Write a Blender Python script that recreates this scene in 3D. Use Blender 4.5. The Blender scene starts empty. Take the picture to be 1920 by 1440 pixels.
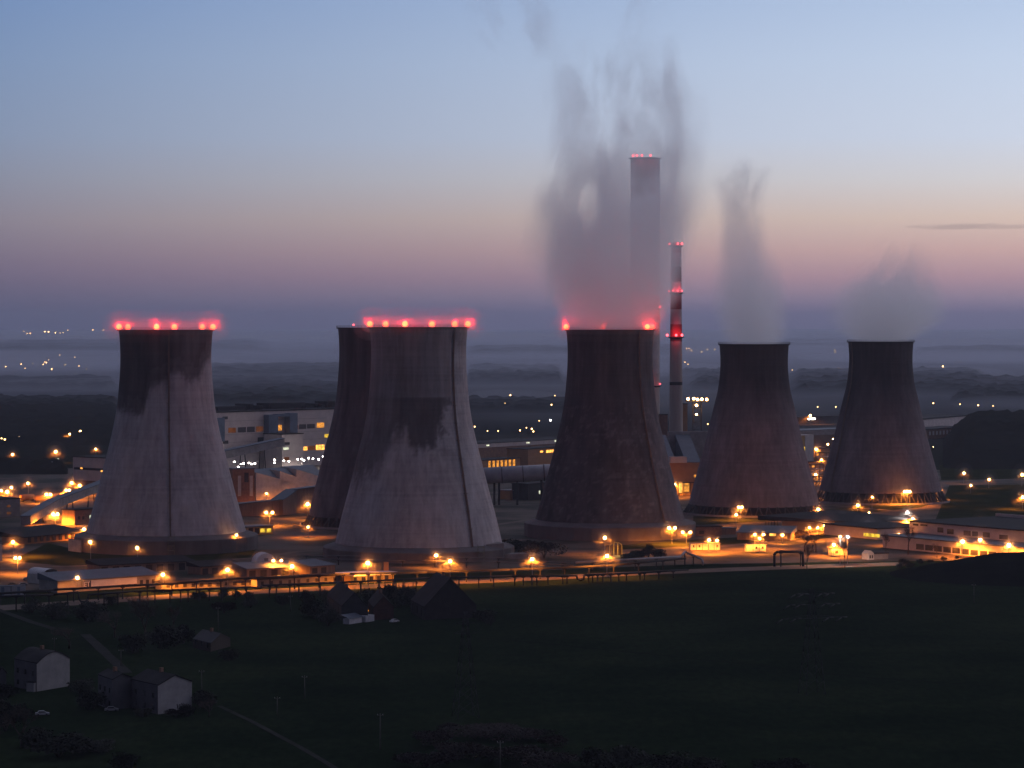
import bpy, math, random
from mathutils import Vector, noise as mn
random.seed(7)
scene = bpy.context.scene
COL = scene.collection
F = 5500.0; H0 = 615.0; CZ = 120.0
PITCH = math.atan((720-H0)/F)
cp, sp = math.cos(PITCH), math.sin(PITCH)
# ------------------------------------------------------------ projection: where a sight line meets the ground / a plane
def ray(x, y):
    cx = (x-960)/F; cy = (720-y)/F
    return Vector((cx, cp+sp*cy, -sp+cp*cy))
def G(x, y, z=0.0):
    d = ray(x, y); t = (z-CZ)/d.z
    return Vector((d.x*t, d.y*t, z))
def W(x, y, Y):
    d = ray(x, y); t = Y/d.y
    return Vector((d.x*t, Y, CZ+d.z*t))
def lin(c):
    return tuple(((v/255)/12.92 if v/255 <= .04045 else ((v/255+.055)/1.055)**2.4) for v in c)
def sm(a, b, x):
    t = max(0, min(1, (x-a)/(b-a))); return t*t*(3-2*t)
def interp(tab, x):
    if x <= tab[0][0]: return tab[0][1]
    for (a, va), (b, vb) in zip(tab, tab[1:]):
        if x <= b: return va+(vb-va)*(x-a)/(b-a)
    return tab[-1][1]
# ------------------------------------------------------------ materials
def mat(name, c1, c2=None, scale=.25, rough=.85, stretch=(1, 1, 1), detail=6, spec=.25, contrast=(.35, .65), metal=0, bump=0):
    m = bpy.data.materials.new(name); m.use_nodes = True
    nt = m.node_tree; N = nt.nodes; b = N['Principled BSDF']
    b.inputs['Roughness'].default_value = rough; b.inputs['Specular IOR Level'].default_value = spec
    b.inputs['Metallic'].default_value = metal
    if c2 is None: c2 = tuple(v*.75 for v in c1)
    tc = N.new('ShaderNodeTexCoord'); mp = N.new('ShaderNodeMapping'); nz = N.new('ShaderNodeTexNoise')
    mp.inputs['Scale'].default_value = stretch
    nz.inputs['Scale'].default_value = scale; nz.inputs['Detail'].default_value = detail; nz.inputs['Roughness'].default_value = .65
    r = N.new('ShaderNodeValToRGB'); r.color_ramp.elements[0].position = contrast[0]; r.color_ramp.elements[1].position = contrast[1]
    r.color_ramp.elements[0].color = (*c2, 1); r.color_ramp.elements[1].color = (*c1, 1)
    L = nt.links.new
    L(tc.outputs['Object'], mp.inputs['Vector']); L(mp.outputs['Vector'], nz.inputs['Vector']); L(nz.outputs['Fac'], r.inputs['Fac'])
    L(r.outputs['Color'], b.inputs['Base Color'])
    if bump:
        bp = N.new('ShaderNodeBump'); bp.inputs['Strength'].default_value = bump; bp.inputs['Distance'].default_value = .3
        L(nz.outputs['Fac'], bp.inputs['Height']); L(bp.outputs['Normal'], b.inputs['Normal'])
    return m
def emis(name, col, s, vary=0):
    m = bpy.data.materials.new(name); m.use_nodes = True
    nt = m.node_tree; N = nt.nodes; N.remove(N['Principled BSDF'])
    e = N.new('ShaderNodeEmission'); e.inputs['Color'].default_value = (*col, 1); e.inputs['Strength'].default_value = s
    nt.links.new(e.outputs[0], N['Material Output'].inputs['Surface'])
    if vary:
        tc = N.new('ShaderNodeTexCoord'); nz = N.new('ShaderNodeTexNoise'); nz.inputs['Scale'].default_value = vary
        mr = N.new('ShaderNodeMapRange'); mr.inputs['From Min'].default_value = .3; mr.inputs['From Max'].default_value = .7
        mr.inputs['To Min'].default_value = s*.35; mr.inputs['To Max'].default_value = s*1.6
        nt.links.new(tc.outputs['Object'], nz.inputs['Vector']); nt.links.new(nz.outputs['Fac'], mr.inputs['Value'])
        nt.links.new(mr.outputs[0], e.inputs['Strength'])
    m.cycles.emission_sampling = 'NONE'
    return m
def volmat(name, col, dens, g=0.0):
    m = bpy.data.materials.new(name); m.use_nodes = True
    nt = m.node_tree; N = nt.nodes; N.remove(N['Principled BSDF'])
    v = N.new('ShaderNodeVolumePrincipled'); v.inputs['Color'].default_value = (*col, 1); v.inputs['Density'].default_value = dens
    v.inputs['Anisotropy'].default_value = g; v.name = 'vol'
    nt.links.new(v.outputs[0], N['Material Output'].inputs['Volume'])
    return m
M = {}
M['wall_white'] = mat('white_wall_paint', (.58, .52, .50), (.47, .42, .41), .15)
M['wall_pale'] = mat('pale_render', (.50, .48, .46), (.36, .35, .34), .3)
M['wall_grey'] = mat('grey_wall', (.30, .29, .29), (.20, .19, .19), .2)
M['brick'] = mat('brick_wall', (.26, .15, .10), (.15, .09, .07), .5)
M['brown_sheet'] = mat('brown_sheet_metal', (.2, .15, .12), (.12, .09, .08), .4, stretch=(4, 4, .3))
M['blue_sheet'] = mat('blue_sheet_metal', (.12, .17, .24), (.08, .12, .17), .2, rough=.6)
M['blue_roof'] = mat('blue_grey_roof', (.085, .105, .14), (.06, .075, .105), .15, rough=.6)
M['dark_roof'] = mat('dark_roofing_felt', (.028, .026, .029), (.016, .015, .017), .15, spec=.1)
M['black'] = mat('dark_steel', (.03, .03, .033), (.018, .018, .02), .4)
M['column'] = mat('dark_column_concrete', (.07, .065, .065), (.05, .045, .045), .6)  # plain dark tone for the air inlet columns
M['steel'] = mat('galvanised_steel', (.35, .35, .36), (.22, .22, .23), .4, rough=.55)
M['pipe'] = mat('pipe_lagging', (.16, .16, .17), (.09, .09, .10), .2, rough=.55)
M['pipe_pale'] = mat('pale_pipe_lagging', (.36, .37, .4), (.24, .25, .28), .12, rough=.5)
M['post'] = mat('concrete_post', (.2, .19, .18), (.14, .13, .13), .6)
M['glass_dark'] = mat('dark_window_glass', (.04, .035, .04), (.02, .02, .022), .5, rough=.25, spec=.5)
M['window_dim'] = emis('dim_lit_window', (1, .30, .07), .10, .4)
M['window_lit'] = emis('lit_window', (1, .38, .05), .9, .5)
M['window_bright'] = emis('bright_lit_window', (1, .42, .07), 2.2, .35)
M['window_yellow'] = emis('yellow_lit_window', (1, .62, .05), 1.0, .4)
M['window_cool'] = emis('cool_lit_window', (.95, 1, .7), .9, .6)
M['tent'] = mat('white_tarpaulin', (.72, .70, .72), (.6, .58, .6), .3)
M['white'] = mat('white_painted_metal', (.7, .7, .7), (.55, .55, .55), .4, rough=.5)
M['red_paint'] = mat('red_painted_concrete', (.22, .035, .04), (.15, .025, .03), .12)
M['white_band'] = mat('white_painted_concrete', (.48, .46, .46), (.36, .34, .34), .12)
M['chimney'] = mat('chimney_concrete', (.40, .36, .33), (.30, .27, .25), .06, stretch=(3, 3, .4))
M['bark'] = mat('bark', (.06, .045, .035), (.03, .024, .02), 2)
M['twig'] = mat('twigs', (.07, .05, .04), (.04, .03, .025), 1)
M['leaf'] = mat('dark_foliage', (.016, .02, .012), (.008, .011, .007), .6)
M['conifer'] = mat('conifer_needles', (.03, .04, .022), (.015, .022, .013), .8)
M['heath'] = mat('bare_reddish_shrub', (.030, .019, .018), (.015, .010, .010), .7)
M['woods'] = mat('woodland_canopy', (.02, .022, .017), (.010, .012, .010), .02, detail=8, spec=0)
M['asphalt'] = mat('asphalt', (.085, .08, .075), (.05, .048, .046), .08, detail=8)
M['road'] = mat('worn_road', (.15, .12, .095), (.085, .07, .058), .06, detail=9, spec=.08)
M['dirt'] = mat('dirt_track', (.03, .032, .03), (.016, .018, .016), .1, detail=8, spec=.02)
M['ditch'] = mat('dark_ditch', (.009, .014, .007), (.006, .009, .005), .1, spec=0)
M['sodium'] = emis('sodium_lamp_globe', (1, .50, .16), 26)
M['sodium_far'] = emis('far_sodium_lamp', (1, .55, .2), 14)
M['whitelamp'] = emis('white_lamp_globe', (1, .9, .8), 16)
M['redlamp'] = emis('red_obstruction_lamp', (1, .055, .018), 16)
M['redsmall'] = emis('small_red_lamp', (1, .08, .10), 6)
M['amber'] = emis('small_amber_lamp', (1, .35, .04), .6)
M['signwhite'] = mat('white_sign_board', (.75, .73, .74), (.6, .58, .6), .2)
M['signdark'] = mat('dark_sign_lettering', (.04, .05, .09), (.03, .04, .07), .5)
M['yellow_wall'] = mat('ochre_wall', (.45, .30, .12), (.34, .22, .1), .2)
M['orange_wall'] = mat('orange_sheet_wall', (.38, .22, .11), (.3, .17, .09), .2)
M['car'] = mat('car_paint', (.25, .25, .27), (.2, .2, .22), .6, rough=.35, spec=.5)
# ------------------------------------------------------------ mesh builder
class MB:
    def __init__(s): s.v = []; s.f = []; s.m = []; s.sm = []
    def add(s, vs, fs, mi=0, smooth=False):
        o = len(s.v); s.v += [tuple(v) for v in vs]
        for f in fs: s.f.append(tuple(i+o for i in f)); s.m.append(mi); s.sm.append(smooth)
        return s
    def box(s, x0, y0, z0, x1, y1, z1, mi=0):
        v = [(x, y, z) for z in (z0, z1) for y in (y0, y1) for x in (x0, x1)]
        return s.add(v, [(0, 2, 3, 1), (4, 5, 7, 6), (0, 1, 5, 4), (2, 6, 7, 3), (0, 4, 6, 2), (1, 3, 7, 5)], mi)
    def tube(s, p0, p1, r0, r1=None, n=6, mi=0, smooth=True):
        p0 = Vector(p0); p1 = Vector(p1); r1 = r0 if r1 is None else r1
        d = (p1-p0).normalized(); a = d.orthogonal().normalized(); b = d.cross(a)
        vs = []
        for p, r in ((p0, r0), (p1, r1)):
            for k in range(n):
                t = 2*math.pi*k/n; vs.append(p+a*math.cos(t)*r+b*math.sin(t)*r)
        fs = [(k, (k+1) % n, n+(k+1) % n, n+k) for k in range(n)]
        fs += [tuple(range(n-1, -1, -1)), tuple(range(n, 2*n))]
        return s.add(vs, fs, mi, smooth)
    def lathe(s, prof, n=64, mi=None, smooth=True, cap=False, cx=0, cy=0):
        o = len(s.v)
        for r, z in prof:
            for k in range(n):
                t = 2*math.pi*k/n; s.v.append((cx+r*math.sin(t), cy-r*math.cos(t), z))
        for j in range(len(prof)-1):
            for k in range(n):
                a = o+j*n+k; b = o+j*n+(k+1) % n
                s.f.append((a, b, b+n, a+n)); s.m.append(mi[j] if isinstance(mi, list) else (mi or 0)); s.sm.append(smooth)
        if cap:
            s.f.append(tuple(o+k for k in range(n-1, -1, -1))); s.m.append(0); s.sm.append(False)
            s.f.append(tuple(o+(len(prof)-1)*n+k for k in range(n))); s.m.append(0); s.sm.append(False)
        return s
    def sphere(s, c, r, n=10, m=6, mi=0, sz=1.0):
        vs = [(c[0], c[1], c[2]-r*sz)]
        for j in range(1, m):
            a = -math.pi/2+math.pi*j/m
            for k in range(n):
                t = 2*math.pi*k/n
                vs.append((c[0]+r*math.cos(a)*math.cos(t), c[1]+r*math.cos(a)*math.sin(t), c[2]+r*sz*math.sin(a)))
        vs.append((c[0], c[1], c[2]+r*sz)); e = len(vs)-1; fs = []
        for k in range(n): fs.append((0, 1+(k+1) % n, 1+k))
        for j in range(m-2):
            for k in range(n):
                a = 1+j*n+k; b = 1+j*n+(k+1) % n; fs.append((a, b, b+n, a+n))
        for k in range(n): fs.append((e, 1+(m-2)*n+k, 1+(m-2)*n+(k+1) % n))
        return s.add(vs, fs, mi, True)
    def prism(s, poly, y0, y1, mi=0):   # poly in (x,z), extruded along y
        n = len(poly)
        vs = [(x, y0, z) for x, z in poly]+[(x, y1, z) for x, z in poly]
        fs = [tuple(range(n)), tuple(range(2*n-1, n-1, -1))]+[(k, n+k, n+(k+1) % n, (k+1) % n) for k in range(n)]
        return s.add(vs, fs, mi)
    def mesh(s, name, mats):
        me = bpy.data.meshes.new(name); me.from_pydata(s.v, [], s.f)
        for m in (mats if isinstance(mats, (list, tuple)) else [mats]): me.materials.append(m)
        me.polygons.foreach_set('material_index', s.m); me.polygons.foreach_set('use_smooth', s.sm); me.update()
        return me
    def build(s, name, mats, parent=None, loc=None):
        o = bpy.data.objects.new(name, s.mesh(name, mats)); COL.objects.link(o)
        if parent: o.parent = parent
        if loc is not None: o.location = loc
        return o
def tag(o, label=None, cat=None, group=None, kind=None):
    if label: o['label'] = label
    if cat: o['category'] = cat
    if group: o['group'] = group
    if kind: o['kind'] = kind
    return o
def T(name, label, cat, loc=(0, 0, 0), rz=0, group=None):
    o = bpy.data.objects.new(name, None); COL.objects.link(o); o.location = loc; o.rotation_euler = (0, 0, rz)
    o.empty_display_size = 1
    return tag(o, label, cat, group)
def cpy(o, parent=None, loc=None):
    c = o.copy(); COL.objects.link(c)
    if parent: c.parent = parent
    if loc is not None: c.location = loc
    return c
def point(parent, loc, power, col, r=.3):
    L = bpy.data.lights.new('lamp_light', 'POINT'); L.energy = power; L.color = col; L.shadow_soft_size = r
    o = bpy.data.objects.new('lamp_light', L); COL.objects.link(o); o.location = loc
    if parent: o.parent = parent
    return o
def B(name, label, cat, a, b, group=None):
    """a building root: a, b are the two ground ends of its front wall; local x along it, local y away behind it"""
    A = G(*a) if len(a) == 2 else Vector(a); Bp = G(*b) if len(b) == 2 else Vector(b)
    e = Bp-A; r = T(name, label, cat, A, math.atan2(e.y, e.x), group)
    return r, e.length
def onw(root, x, y, t=0.0):
    a = root.rotation_euler[2]; e = Vector((math.cos(a), math.sin(a), 0)); n = Vector((-e.y, e.x, 0))
    o = root.location+n*t; d = ray(x, y); c = Vector((0, 0, CZ))
    k = (o-c).dot(n)/d.dot(n); p = c+d*k-o
    return p.dot(e), p.z
def win(root, rects, m, name='window', t=0.0, proud=.15):
    for x0, y0, x1, y1 in rects:
        s0, za = onw(root, x0, y0, t); s1, zb = onw(root, x1, y1, t)
        s2, zc = onw(root, x1, y0, t)
        z1 = max((za+zc)/2, zb+.5)
        MB().box(s0, t-proud, zb, s1, t+.2, z1).build(name, M[m], root)
RED_HALO_MIST = []; HALO_MIST = []
# ------------------------------------------------------------ ground
def ground_z(x, y):
    d = y
    far = sm(9000, 38000, d)*66*(.86+.22*mn.noise(Vector((x/7000, y/9000, 0)))+.05*mn.noise(Vector((x/1500, 3, 0))))
    near = 0.5*mn.noise(Vector((x/60, y/60, 1)))*(1-sm(1180, 1260, d))
    return far+near
rows = [300+i*20 for i in range(50)]
y = 1300
while y < 45000: rows.append(y); y *= 1.045
rows.append(45000)
g = MB(); nx = 90
for y in rows:
    for k in range(nx+1):
        x = (k/nx-.5)*2*(y*.32+350); g.v.append((x, y, ground_z(x, y)))
for j in range(len(rows)-1):
    for k in range(nx):
        a = j*(nx+1)+k; g.f.append((a, a+1, a+nx+2, a+nx+1)); g.m.append(0); g.sm.append(True)
gm = bpy.data.materials.new('grassland_and_fields'); gm.use_nodes = True
nt = gm.node_tree; N = nt.nodes; L = nt.links.new; bs = N['Principled BSDF']; bs.inputs['Roughness'].default_value = .95; bs.inputs['Specular IOR Level'].default_value = 0
tc = N.new('ShaderNodeTexCoord')
def nz(scale, st, detail=5):
    mp = N.new('ShaderNodeMapping'); mp.inputs['Scale'].default_value = st; L(tc.outputs['Object'], mp.inputs['Vector'])
    n = N.new('ShaderNodeTexNoise'); n.inputs['Scale'].default_value = scale; n.inputs['Detail'].default_value = detail; n.inputs['Roughness'].default_value = .6
    L(mp.outputs[0], n.inputs['Vector']); return n
def ramp(src, stops):
    r = N.new('ShaderNodeValToRGB'); cr = r.color_ramp
    while len(cr.elements) < len(stops): cr.elements.new(.5)
    for e, (p, c) in zip(cr.elements, stops): e.position = p; e.color = (*c, 1)
    L(src, r.inputs['Fac']); return r
def mixc(f, a, b):
    m = N.new('ShaderNodeMix'); m.data_type = 'RGBA'; L(f, m.inputs['Factor']); L(a, m.inputs['A']); L(b, m.inputs['B']); return m
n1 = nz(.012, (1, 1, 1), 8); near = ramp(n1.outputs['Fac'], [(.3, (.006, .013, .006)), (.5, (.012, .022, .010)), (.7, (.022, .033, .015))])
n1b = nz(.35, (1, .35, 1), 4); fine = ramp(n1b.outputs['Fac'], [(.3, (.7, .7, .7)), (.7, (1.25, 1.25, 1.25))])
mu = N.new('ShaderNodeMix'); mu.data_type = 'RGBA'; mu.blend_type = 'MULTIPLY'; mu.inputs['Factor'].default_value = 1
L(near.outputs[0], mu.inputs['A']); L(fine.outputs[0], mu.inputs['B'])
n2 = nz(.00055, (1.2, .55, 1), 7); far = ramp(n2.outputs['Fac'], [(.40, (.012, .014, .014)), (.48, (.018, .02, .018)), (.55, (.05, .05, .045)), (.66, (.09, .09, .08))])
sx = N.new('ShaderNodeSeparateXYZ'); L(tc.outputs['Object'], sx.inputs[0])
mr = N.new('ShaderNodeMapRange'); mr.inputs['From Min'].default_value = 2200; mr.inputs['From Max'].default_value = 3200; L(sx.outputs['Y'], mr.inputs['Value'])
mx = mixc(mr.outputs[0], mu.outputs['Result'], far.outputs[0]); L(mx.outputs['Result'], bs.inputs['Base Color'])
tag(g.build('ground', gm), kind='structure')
# yard (hard standing of the plant) and roads
def strip(name, pts, w, m, z=.06, kind='structure', **k):
    P = [G(*p) for p in pts]; mb = MB(); n = len(P)
    Q = []
    for i in range(n-1):
        st = max(2, int((P[i+1]-P[i]).length/6))
        for j in range(st): Q.append(P[i].lerp(P[i+1], j/st))
    Q.append(P[-1]); vs = []
    for i, p in enumerate(Q):
        d = (Q[min(i+1, len(Q)-1)]-Q[max(i-1, 0)]).normalized(); nn = Vector((-d.y, d.x, 0))
        ww = w/2*(1+.12*mn.noise(p*.05))
        for s in (-1, 1):
            q = p+nn*s*ww; vs.append((q.x, q.y, max(ground_z(q.x, q.y), 0)+z))
    fs = [(2*i, 2*i+1, 2*i+3, 2*i+2) for i in range(len(Q)-1)]
    mb.add(vs, fs, 0, True); o = mb.build(name, M[m]); return tag(o, kind=kind)
yard = mat('yard_surface', (.105, .085, .07), (.028, .029, .02), .018, detail=9, spec=.08, contrast=(.42, .56))
yp = [G(-60, 1112), G(480, 1085), G(1000, 1070), G(1300, 1058), G(1690, 1052), G(2700, 1052), G(2700, 900), G(1700, 880), G(1250, 858), G(700, 862), G(380, 860), G(100, 880), G(-60, 890)]
tag(MB().add([(p.x, p.y, .03) for p in yp], [tuple(range(len(yp)))]).build('yard', yard), kind='structure')
lawn = mat('lawn', (.035, .042, .016), (.018, .024, .010), .05, detail=7, spec=0)
def poly(name, px, m, z, kind='structure'):
    P = [G(*p) for p in px]
    return tag(MB().add([(p.x, p.y, z) for p in P], [tuple(range(len(P)))]).build(name, m), kind=kind)
poly('lawn', [(20, 1052), (120, 1061), (300, 1058), (470, 1046), (480, 1030), (330, 1036), (130, 1028), (90, 1018)], lawn, .05)
poly('lawn', [(1130, 1032), (1310, 1024), (1700, 1000), (1700, 990), (1300, 1012), (1140, 1024)], lawn, .05)
poly('lawn', [(1300, 985), (1500, 975), (1740, 950), (1740, 938), (1520, 958), (1300, 968)], lawn, .05)
poly('lawn', [(1750, 985), (2000, 1000), (2650, 1010), (2650, 902), (1780, 910)], lawn, .045)
poly('lawn', [(1765, 900), (2650, 892), (2650, 868), (1760, 872)], lawn, .045)
strip('road', [(-40, 1143), (120, 1132), (300, 1120), (480, 1110), (700, 1099), (960, 1087), (1180, 1076), (1290, 1071), (1420, 1066), (1560, 1061), (1700, 1057)], 20, 'road', .07)
strip('path', [(870, 990), (930, 984), (1010, 972)], 6, 'road', .07)
strip('road', [(-30, 1068), (120, 1062), (330, 1056), (480, 1046), (560, 1034), (640, 1029)], 6, 'road', .09)
strip('road', [(0, 1030), (60, 1012), (150, 1005), (300, 990)], 9, 'road', .09)
strip('road', [(1100, 1042), (1300, 1030), (1480, 1012), (1600, 985), (1700, 962), (1760, 945)], 7, 'road', .09)
strip('road', [(1430, 945), (1560, 948), (1640, 955), (1700, 960)], 6, 'road', .10)
strip('road', [(1750, 905), (1850, 900), (1990, 896)], 10, 'road', .09)
strip('path', [(-20, 1138), (20, 1152), (60, 1167), (100, 1180)], 3.5, 'dirt', .12)
strip('path', [(160, 1190), (180, 1208), (205, 1232), (238, 1262)], 4.0, 'dirt', .12)
strip('path', [(410, 1325), (470, 1352), (560, 1400), (640, 1450)], 1.8, 'dirt', .12)
strip('ditch', [(900, 1196), (1065, 1212), (1250, 1230), (1440, 1252), (1640, 1272), (1880, 1288)], 1.2, 'ditch', .1)
# ------------------------------------------------------------ cooling towers
def tower_mat(name, light, dark, scale=.05):
    m = bpy.data.materials.new(name); m.use_nodes = True
    nt = m.node_tree; N = nt.nodes; L = nt.links.new; b = N['Principled BSDF']; b.inputs['Roughness'].default_value = .9; b.inputs['Specular IOR Level'].default_value = .04
    at = N.new('ShaderNodeAttribute'); at.attribute_name = 'stain'
    tc = N.new('ShaderNodeTexCoord')
    def n(sc, st, d):
        mp = N.new('ShaderNodeMapping'); mp.inputs['Scale'].default_value = st; L(tc.outputs['Object'], mp.inputs['Vector'])
        q = N.new('ShaderNodeTexNoise'); q.inputs['Scale'].default_value = sc; q.inputs['Detail'].default_value = d; q.inputs['Roughness'].default_value = .65; L(mp.outputs[0], q.inputs['Vector']); return q
    a = n(.35, (1, 1, .05), 6); c = n(.06, (1, 1, .5), 8); rings = n(.9, (.02, .02, 1), 2)
    m1 = N.new('ShaderNodeMath'); m1.operation = 'ADD'; L(a.outputs['Fac'], m1.inputs[0]); L(c.outputs['Fac'], m1.inputs[1])
    m3 = N.new('ShaderNodeMath'); m3.operation = 'MULTIPLY_ADD'; L(rings.outputs['Fac'], m3.inputs[0]); m3.inputs[1].default_value = .35; L(m1.outputs[0], m3.inputs[2])
    mr = N.new('ShaderNodeMapRange'); mr.inputs['From Min'].default_value = .85; mr.inputs['From Max'].default_value = 1.5; mr.inputs['To Min'].default_value = .62; mr.inputs['To Max'].default_value = 1.3
    L(m3.outputs[0], mr.inputs['Value'])
    mix = N.new('ShaderNodeMix'); mix.data_type = 'RGBA'; mix.inputs['A'].default_value = (*light, 1); mix.inputs['B'].default_value = (*dark, 1); L(at.outputs['Fac'], mix.inputs['Factor'])
    mu = N.new('ShaderNodeMix'); mu.data_type = 'RGBA'; mu.blend_type = 'MULTIPLY'; mu.inputs['Factor'].default_value = 1
    L(mix.outputs['Result'], mu.inputs['A']); L(mr.outputs[0], mu.inputs['B']); L(mu.outputs['Result'], b.inputs['Base Color'])
    return m
PROF = [(9.6, 43.2), (20, 40.2), (33.8, 36.5), (50.5, 32.3), (64.2, 28.9), (77.6, 26.5), (93.5, 25.0), (104, 24.6), (112, 24.8), (119, 25.4)]
PROF4 = [(6, 42.2), (16, 39.8), (28, 36.4), (40, 33.0), (56, 29.2), (70, 25.8), (80, 23.4), (92, 22.0), (100, 21.8), (109.6, 22.4)]
def cat_spline(tab, z):
    xs = [p[0] for p in tab]
    for i in range(len(tab)-1):
        if z <= tab[i+1][0] or i == len(tab)-2:
            p0 = tab[max(i-1, 0)]; p1 = tab[i]; p2 = tab[i+1]; p3 = tab[min(i+2, len(tab)-1)]
            h = p2[0]-p1[0]; t = (z-p1[0])/h
            m1 = (p2[1]-p0[1])/(p2[0]-p0[0])*h; m2 = (p3[1]-p1[1])/(p3[0]-p1[0])*h
            return (2*t**3-3*t*t+1)*p1[1]+(t**3-2*t*t+t)*m1+(-2*t**3+3*t*t)*p2[1]+(t**3-t*t)*m2
def tower(label, cxp, Y, prof, m, stain, lights, inlet, ladder, nseg=200):
    c = W(cxp, H0+ (CZ-prof[-1][0])/Y*F, Y); c.z = 0
    faz = math.atan2(-c.x, c.y)          # turn so local -y looks at the camera
    root = T('cooling_tower', label, 'cooling tower', c, faz, 'cooling towers of the power plant')
    z0, z1 = prof[0][0], prof[-1][0]
    NR = 110; mb = MB(); pr = []
    for j in range(NR+1):
        z = z0+(z1-z0)*j/NR; pr.append((cat_spline(prof, z), z))
    inner = [(r-.5, z) for r, z in reversed(pr[::10])]
    mb.lathe(pr+inner, nseg)
    sh = mb.build('shell', m, root)
    at = sh.data.attributes.new('stain', 'FLOAT', 'POINT'); vals = []
    for v in sh.data.vertices:
        x, yy, z = v.co; r = math.hypot(x, yy); u = x/max(r, .1)
        yp = H0+(CZ-z)/Y*F
        vals.append(stain(u, yp, v.co) if yy < 0 else stain(u, yp, v.co))
    at.data.foreach_set('value', vals)
    # rim with walkway and railing
    rr = prof[-1][1]
    MB().lathe([(rr-.8, z1-.6), (rr+.9, z1-.6), (rr+.9, z1+.1), (rr-.8, z1+.1), (rr-.8, z1-.6)], 96, smooth=False).build('rim', M['black'], root)
    rb = MB()
    for hh in (.6, 1.2): rb.lathe([(rr+.8, z1+hh), (rr+.86, z1+hh), (rr+.86, z1+hh+.08), (rr+.8, z1+hh+.08)], 72)
    for k in range(72):
        t = 2*math.pi*k/72; p = ((rr+.83)*math.sin(t), -(rr+.83)*math.cos(t)); rb.box(p[0]-.05, p[1]-.05, z1+.1, p[0]+.05, p[1]+.05, z1+1.25)
    rb.build('railing', M['black'], root)
    R = prof[0][1]
    if inlet:
        colm = MB(); a = 2*math.pi/44
        for s in (-1, 1):
            colm.tube((math.sin(s*a*.36)*(R+3.2), -math.cos(s*a*.36)*(R+3.2), .5), (math.sin(s*a*.04)*(R-.3), -math.cos(s*a*.04)*(R-.3), z0+.3), .45, .4, 5)
        me = colm.mesh('column', M['wall_grey'] if False else M['column'])
        for k in range(44):
            o = bpy.data.objects.new('column', me); COL.objects.link(o); o.parent = root; o.rotation_euler = (0, 0, a*(k+.5))
        MB().lathe([(R*.9, .2), (R*.9, z0-.2), (R*.5, z0-.2)], 48).build('dark_inner_fill', M['black'], root)  # black cylinder added so the inlet looks dark inside, standing for the fill
        MB().lathe([(R+5.6, 0), (R+5.6, 1.3), (R+5.0, 1.3), (R+5.0, .4)], 96, smooth=False).build('basin_wall', M['wall_grey'], root)
    else:
        ringm = mat('wind_wall_concrete', (.15, .14, .145), (.10, .093, .097), .1, stretch=(1, 1, .3))
        MB().lathe([(R+6.6, 0), (R+6.6, z0-2.2), (R+6.0, z0-1.8), (R+.6, z0-.1), (R-.4, z0-.1)], 30, smooth=False).build('base_wall', ringm, root)
    if ladder is not None:
        lb = MB(); u0, u1 = ladder; pts = []
        for j in range(26):
            z = z0+(z1-z0)*j/25; r = cat_spline(prof, z)+.5; t = math.asin(u1+(u0-u1)*j/25); pts.append((r*math.sin(t), -r*math.cos(t), z))
        for a, b in zip(pts, pts[1:]): lb.tube(a, b, .62, .62, 4, smooth=False)
        for k in range(0, 25, 2): lb.box(pts[k][0]-1.0, pts[k][1]-.9, pts[k][2]-.1, pts[k][0]+1.0, pts[k][1]+.9, pts[k][2]+.1)
        lb.build('ladder', M['brown_sheet'], root)
        if not inlet:
            p = pts[0]; t = math.atan2(p[0], -p[1]); q = (math.sin(t)*(R+7.2), -math.cos(t)*(R+7.2))
            sb = MB()
            for (ax, ay) in ((-1.6, -1), (1.6, -1), (-1.6, 1), (1.6, 1)): sb.box(q[0]+ax-.12, q[1]+ay-.12, 0, q[0]+ax+.12, q[1]+ay+.12, z0+1.5)
            for zz in (2.5, 5, 7.5, z0): sb.box(q[0]-1.6, q[1]-1, zz, q[0]+1.6, q[1]+1, zz+.15)
            sb.build('access_stair', mat('stair_steel', (.2, .2, .15), (.13, .13, .1), .5), root)
    for (u, back, power) in lights:
        t = math.asin(max(-.999, min(.999, u))); t = math.pi-t if back else t
        p = Vector(((rr+.5)*math.sin(t), -(rr+.5)*math.cos(t), z1))
        ob = MB().tube(p+Vector((0, 0, .1)), p+Vector((0, 0, 1.0)), .1, .1, 5).sphere(p+Vector((0, 0, 1.75)), 1.5 if power > .5 else .55, mi=1).build('obstruction_light', [M['black'], M['redlamp' if power > .5 else 'redsmall']], root)
        q = p+Vector((.8*math.sin(t), -.8*math.cos(t), 3.2))
        point(root, q, REDP*power, (1, .010, .022), .5)
    return root, c
REDP = 8000
def nz3(p, s, st=1.0): return mn.fractal(Vector((p[0]*s, p[1]*s, p[2]*s*st)), .6, 2, 5)
def st1(u, y, p):
    edge = interp([(-1, 765), (-.75, 775), (-.45, 775), (-.36, 728), (-.05, 715), (.04, 712), (.1, 700), (.3, 698), (.42, 712), (.7, 712), (.8, 690), (.9, 672), (1, 668)], u)
    edge += 9*nz3(p, .12)+4*nz3(p, .5)
    d = sm(15, -13, y-edge+5*nz3(p, .8, .06))
    d *= .93 if y < edge-30 else .84
    return max(0, min(1, d+.10*nz3(p, .12, .15)+.06*sm(.1, -.6, u)))  # last term darkens the left half, side shading mixed into the stain
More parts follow.
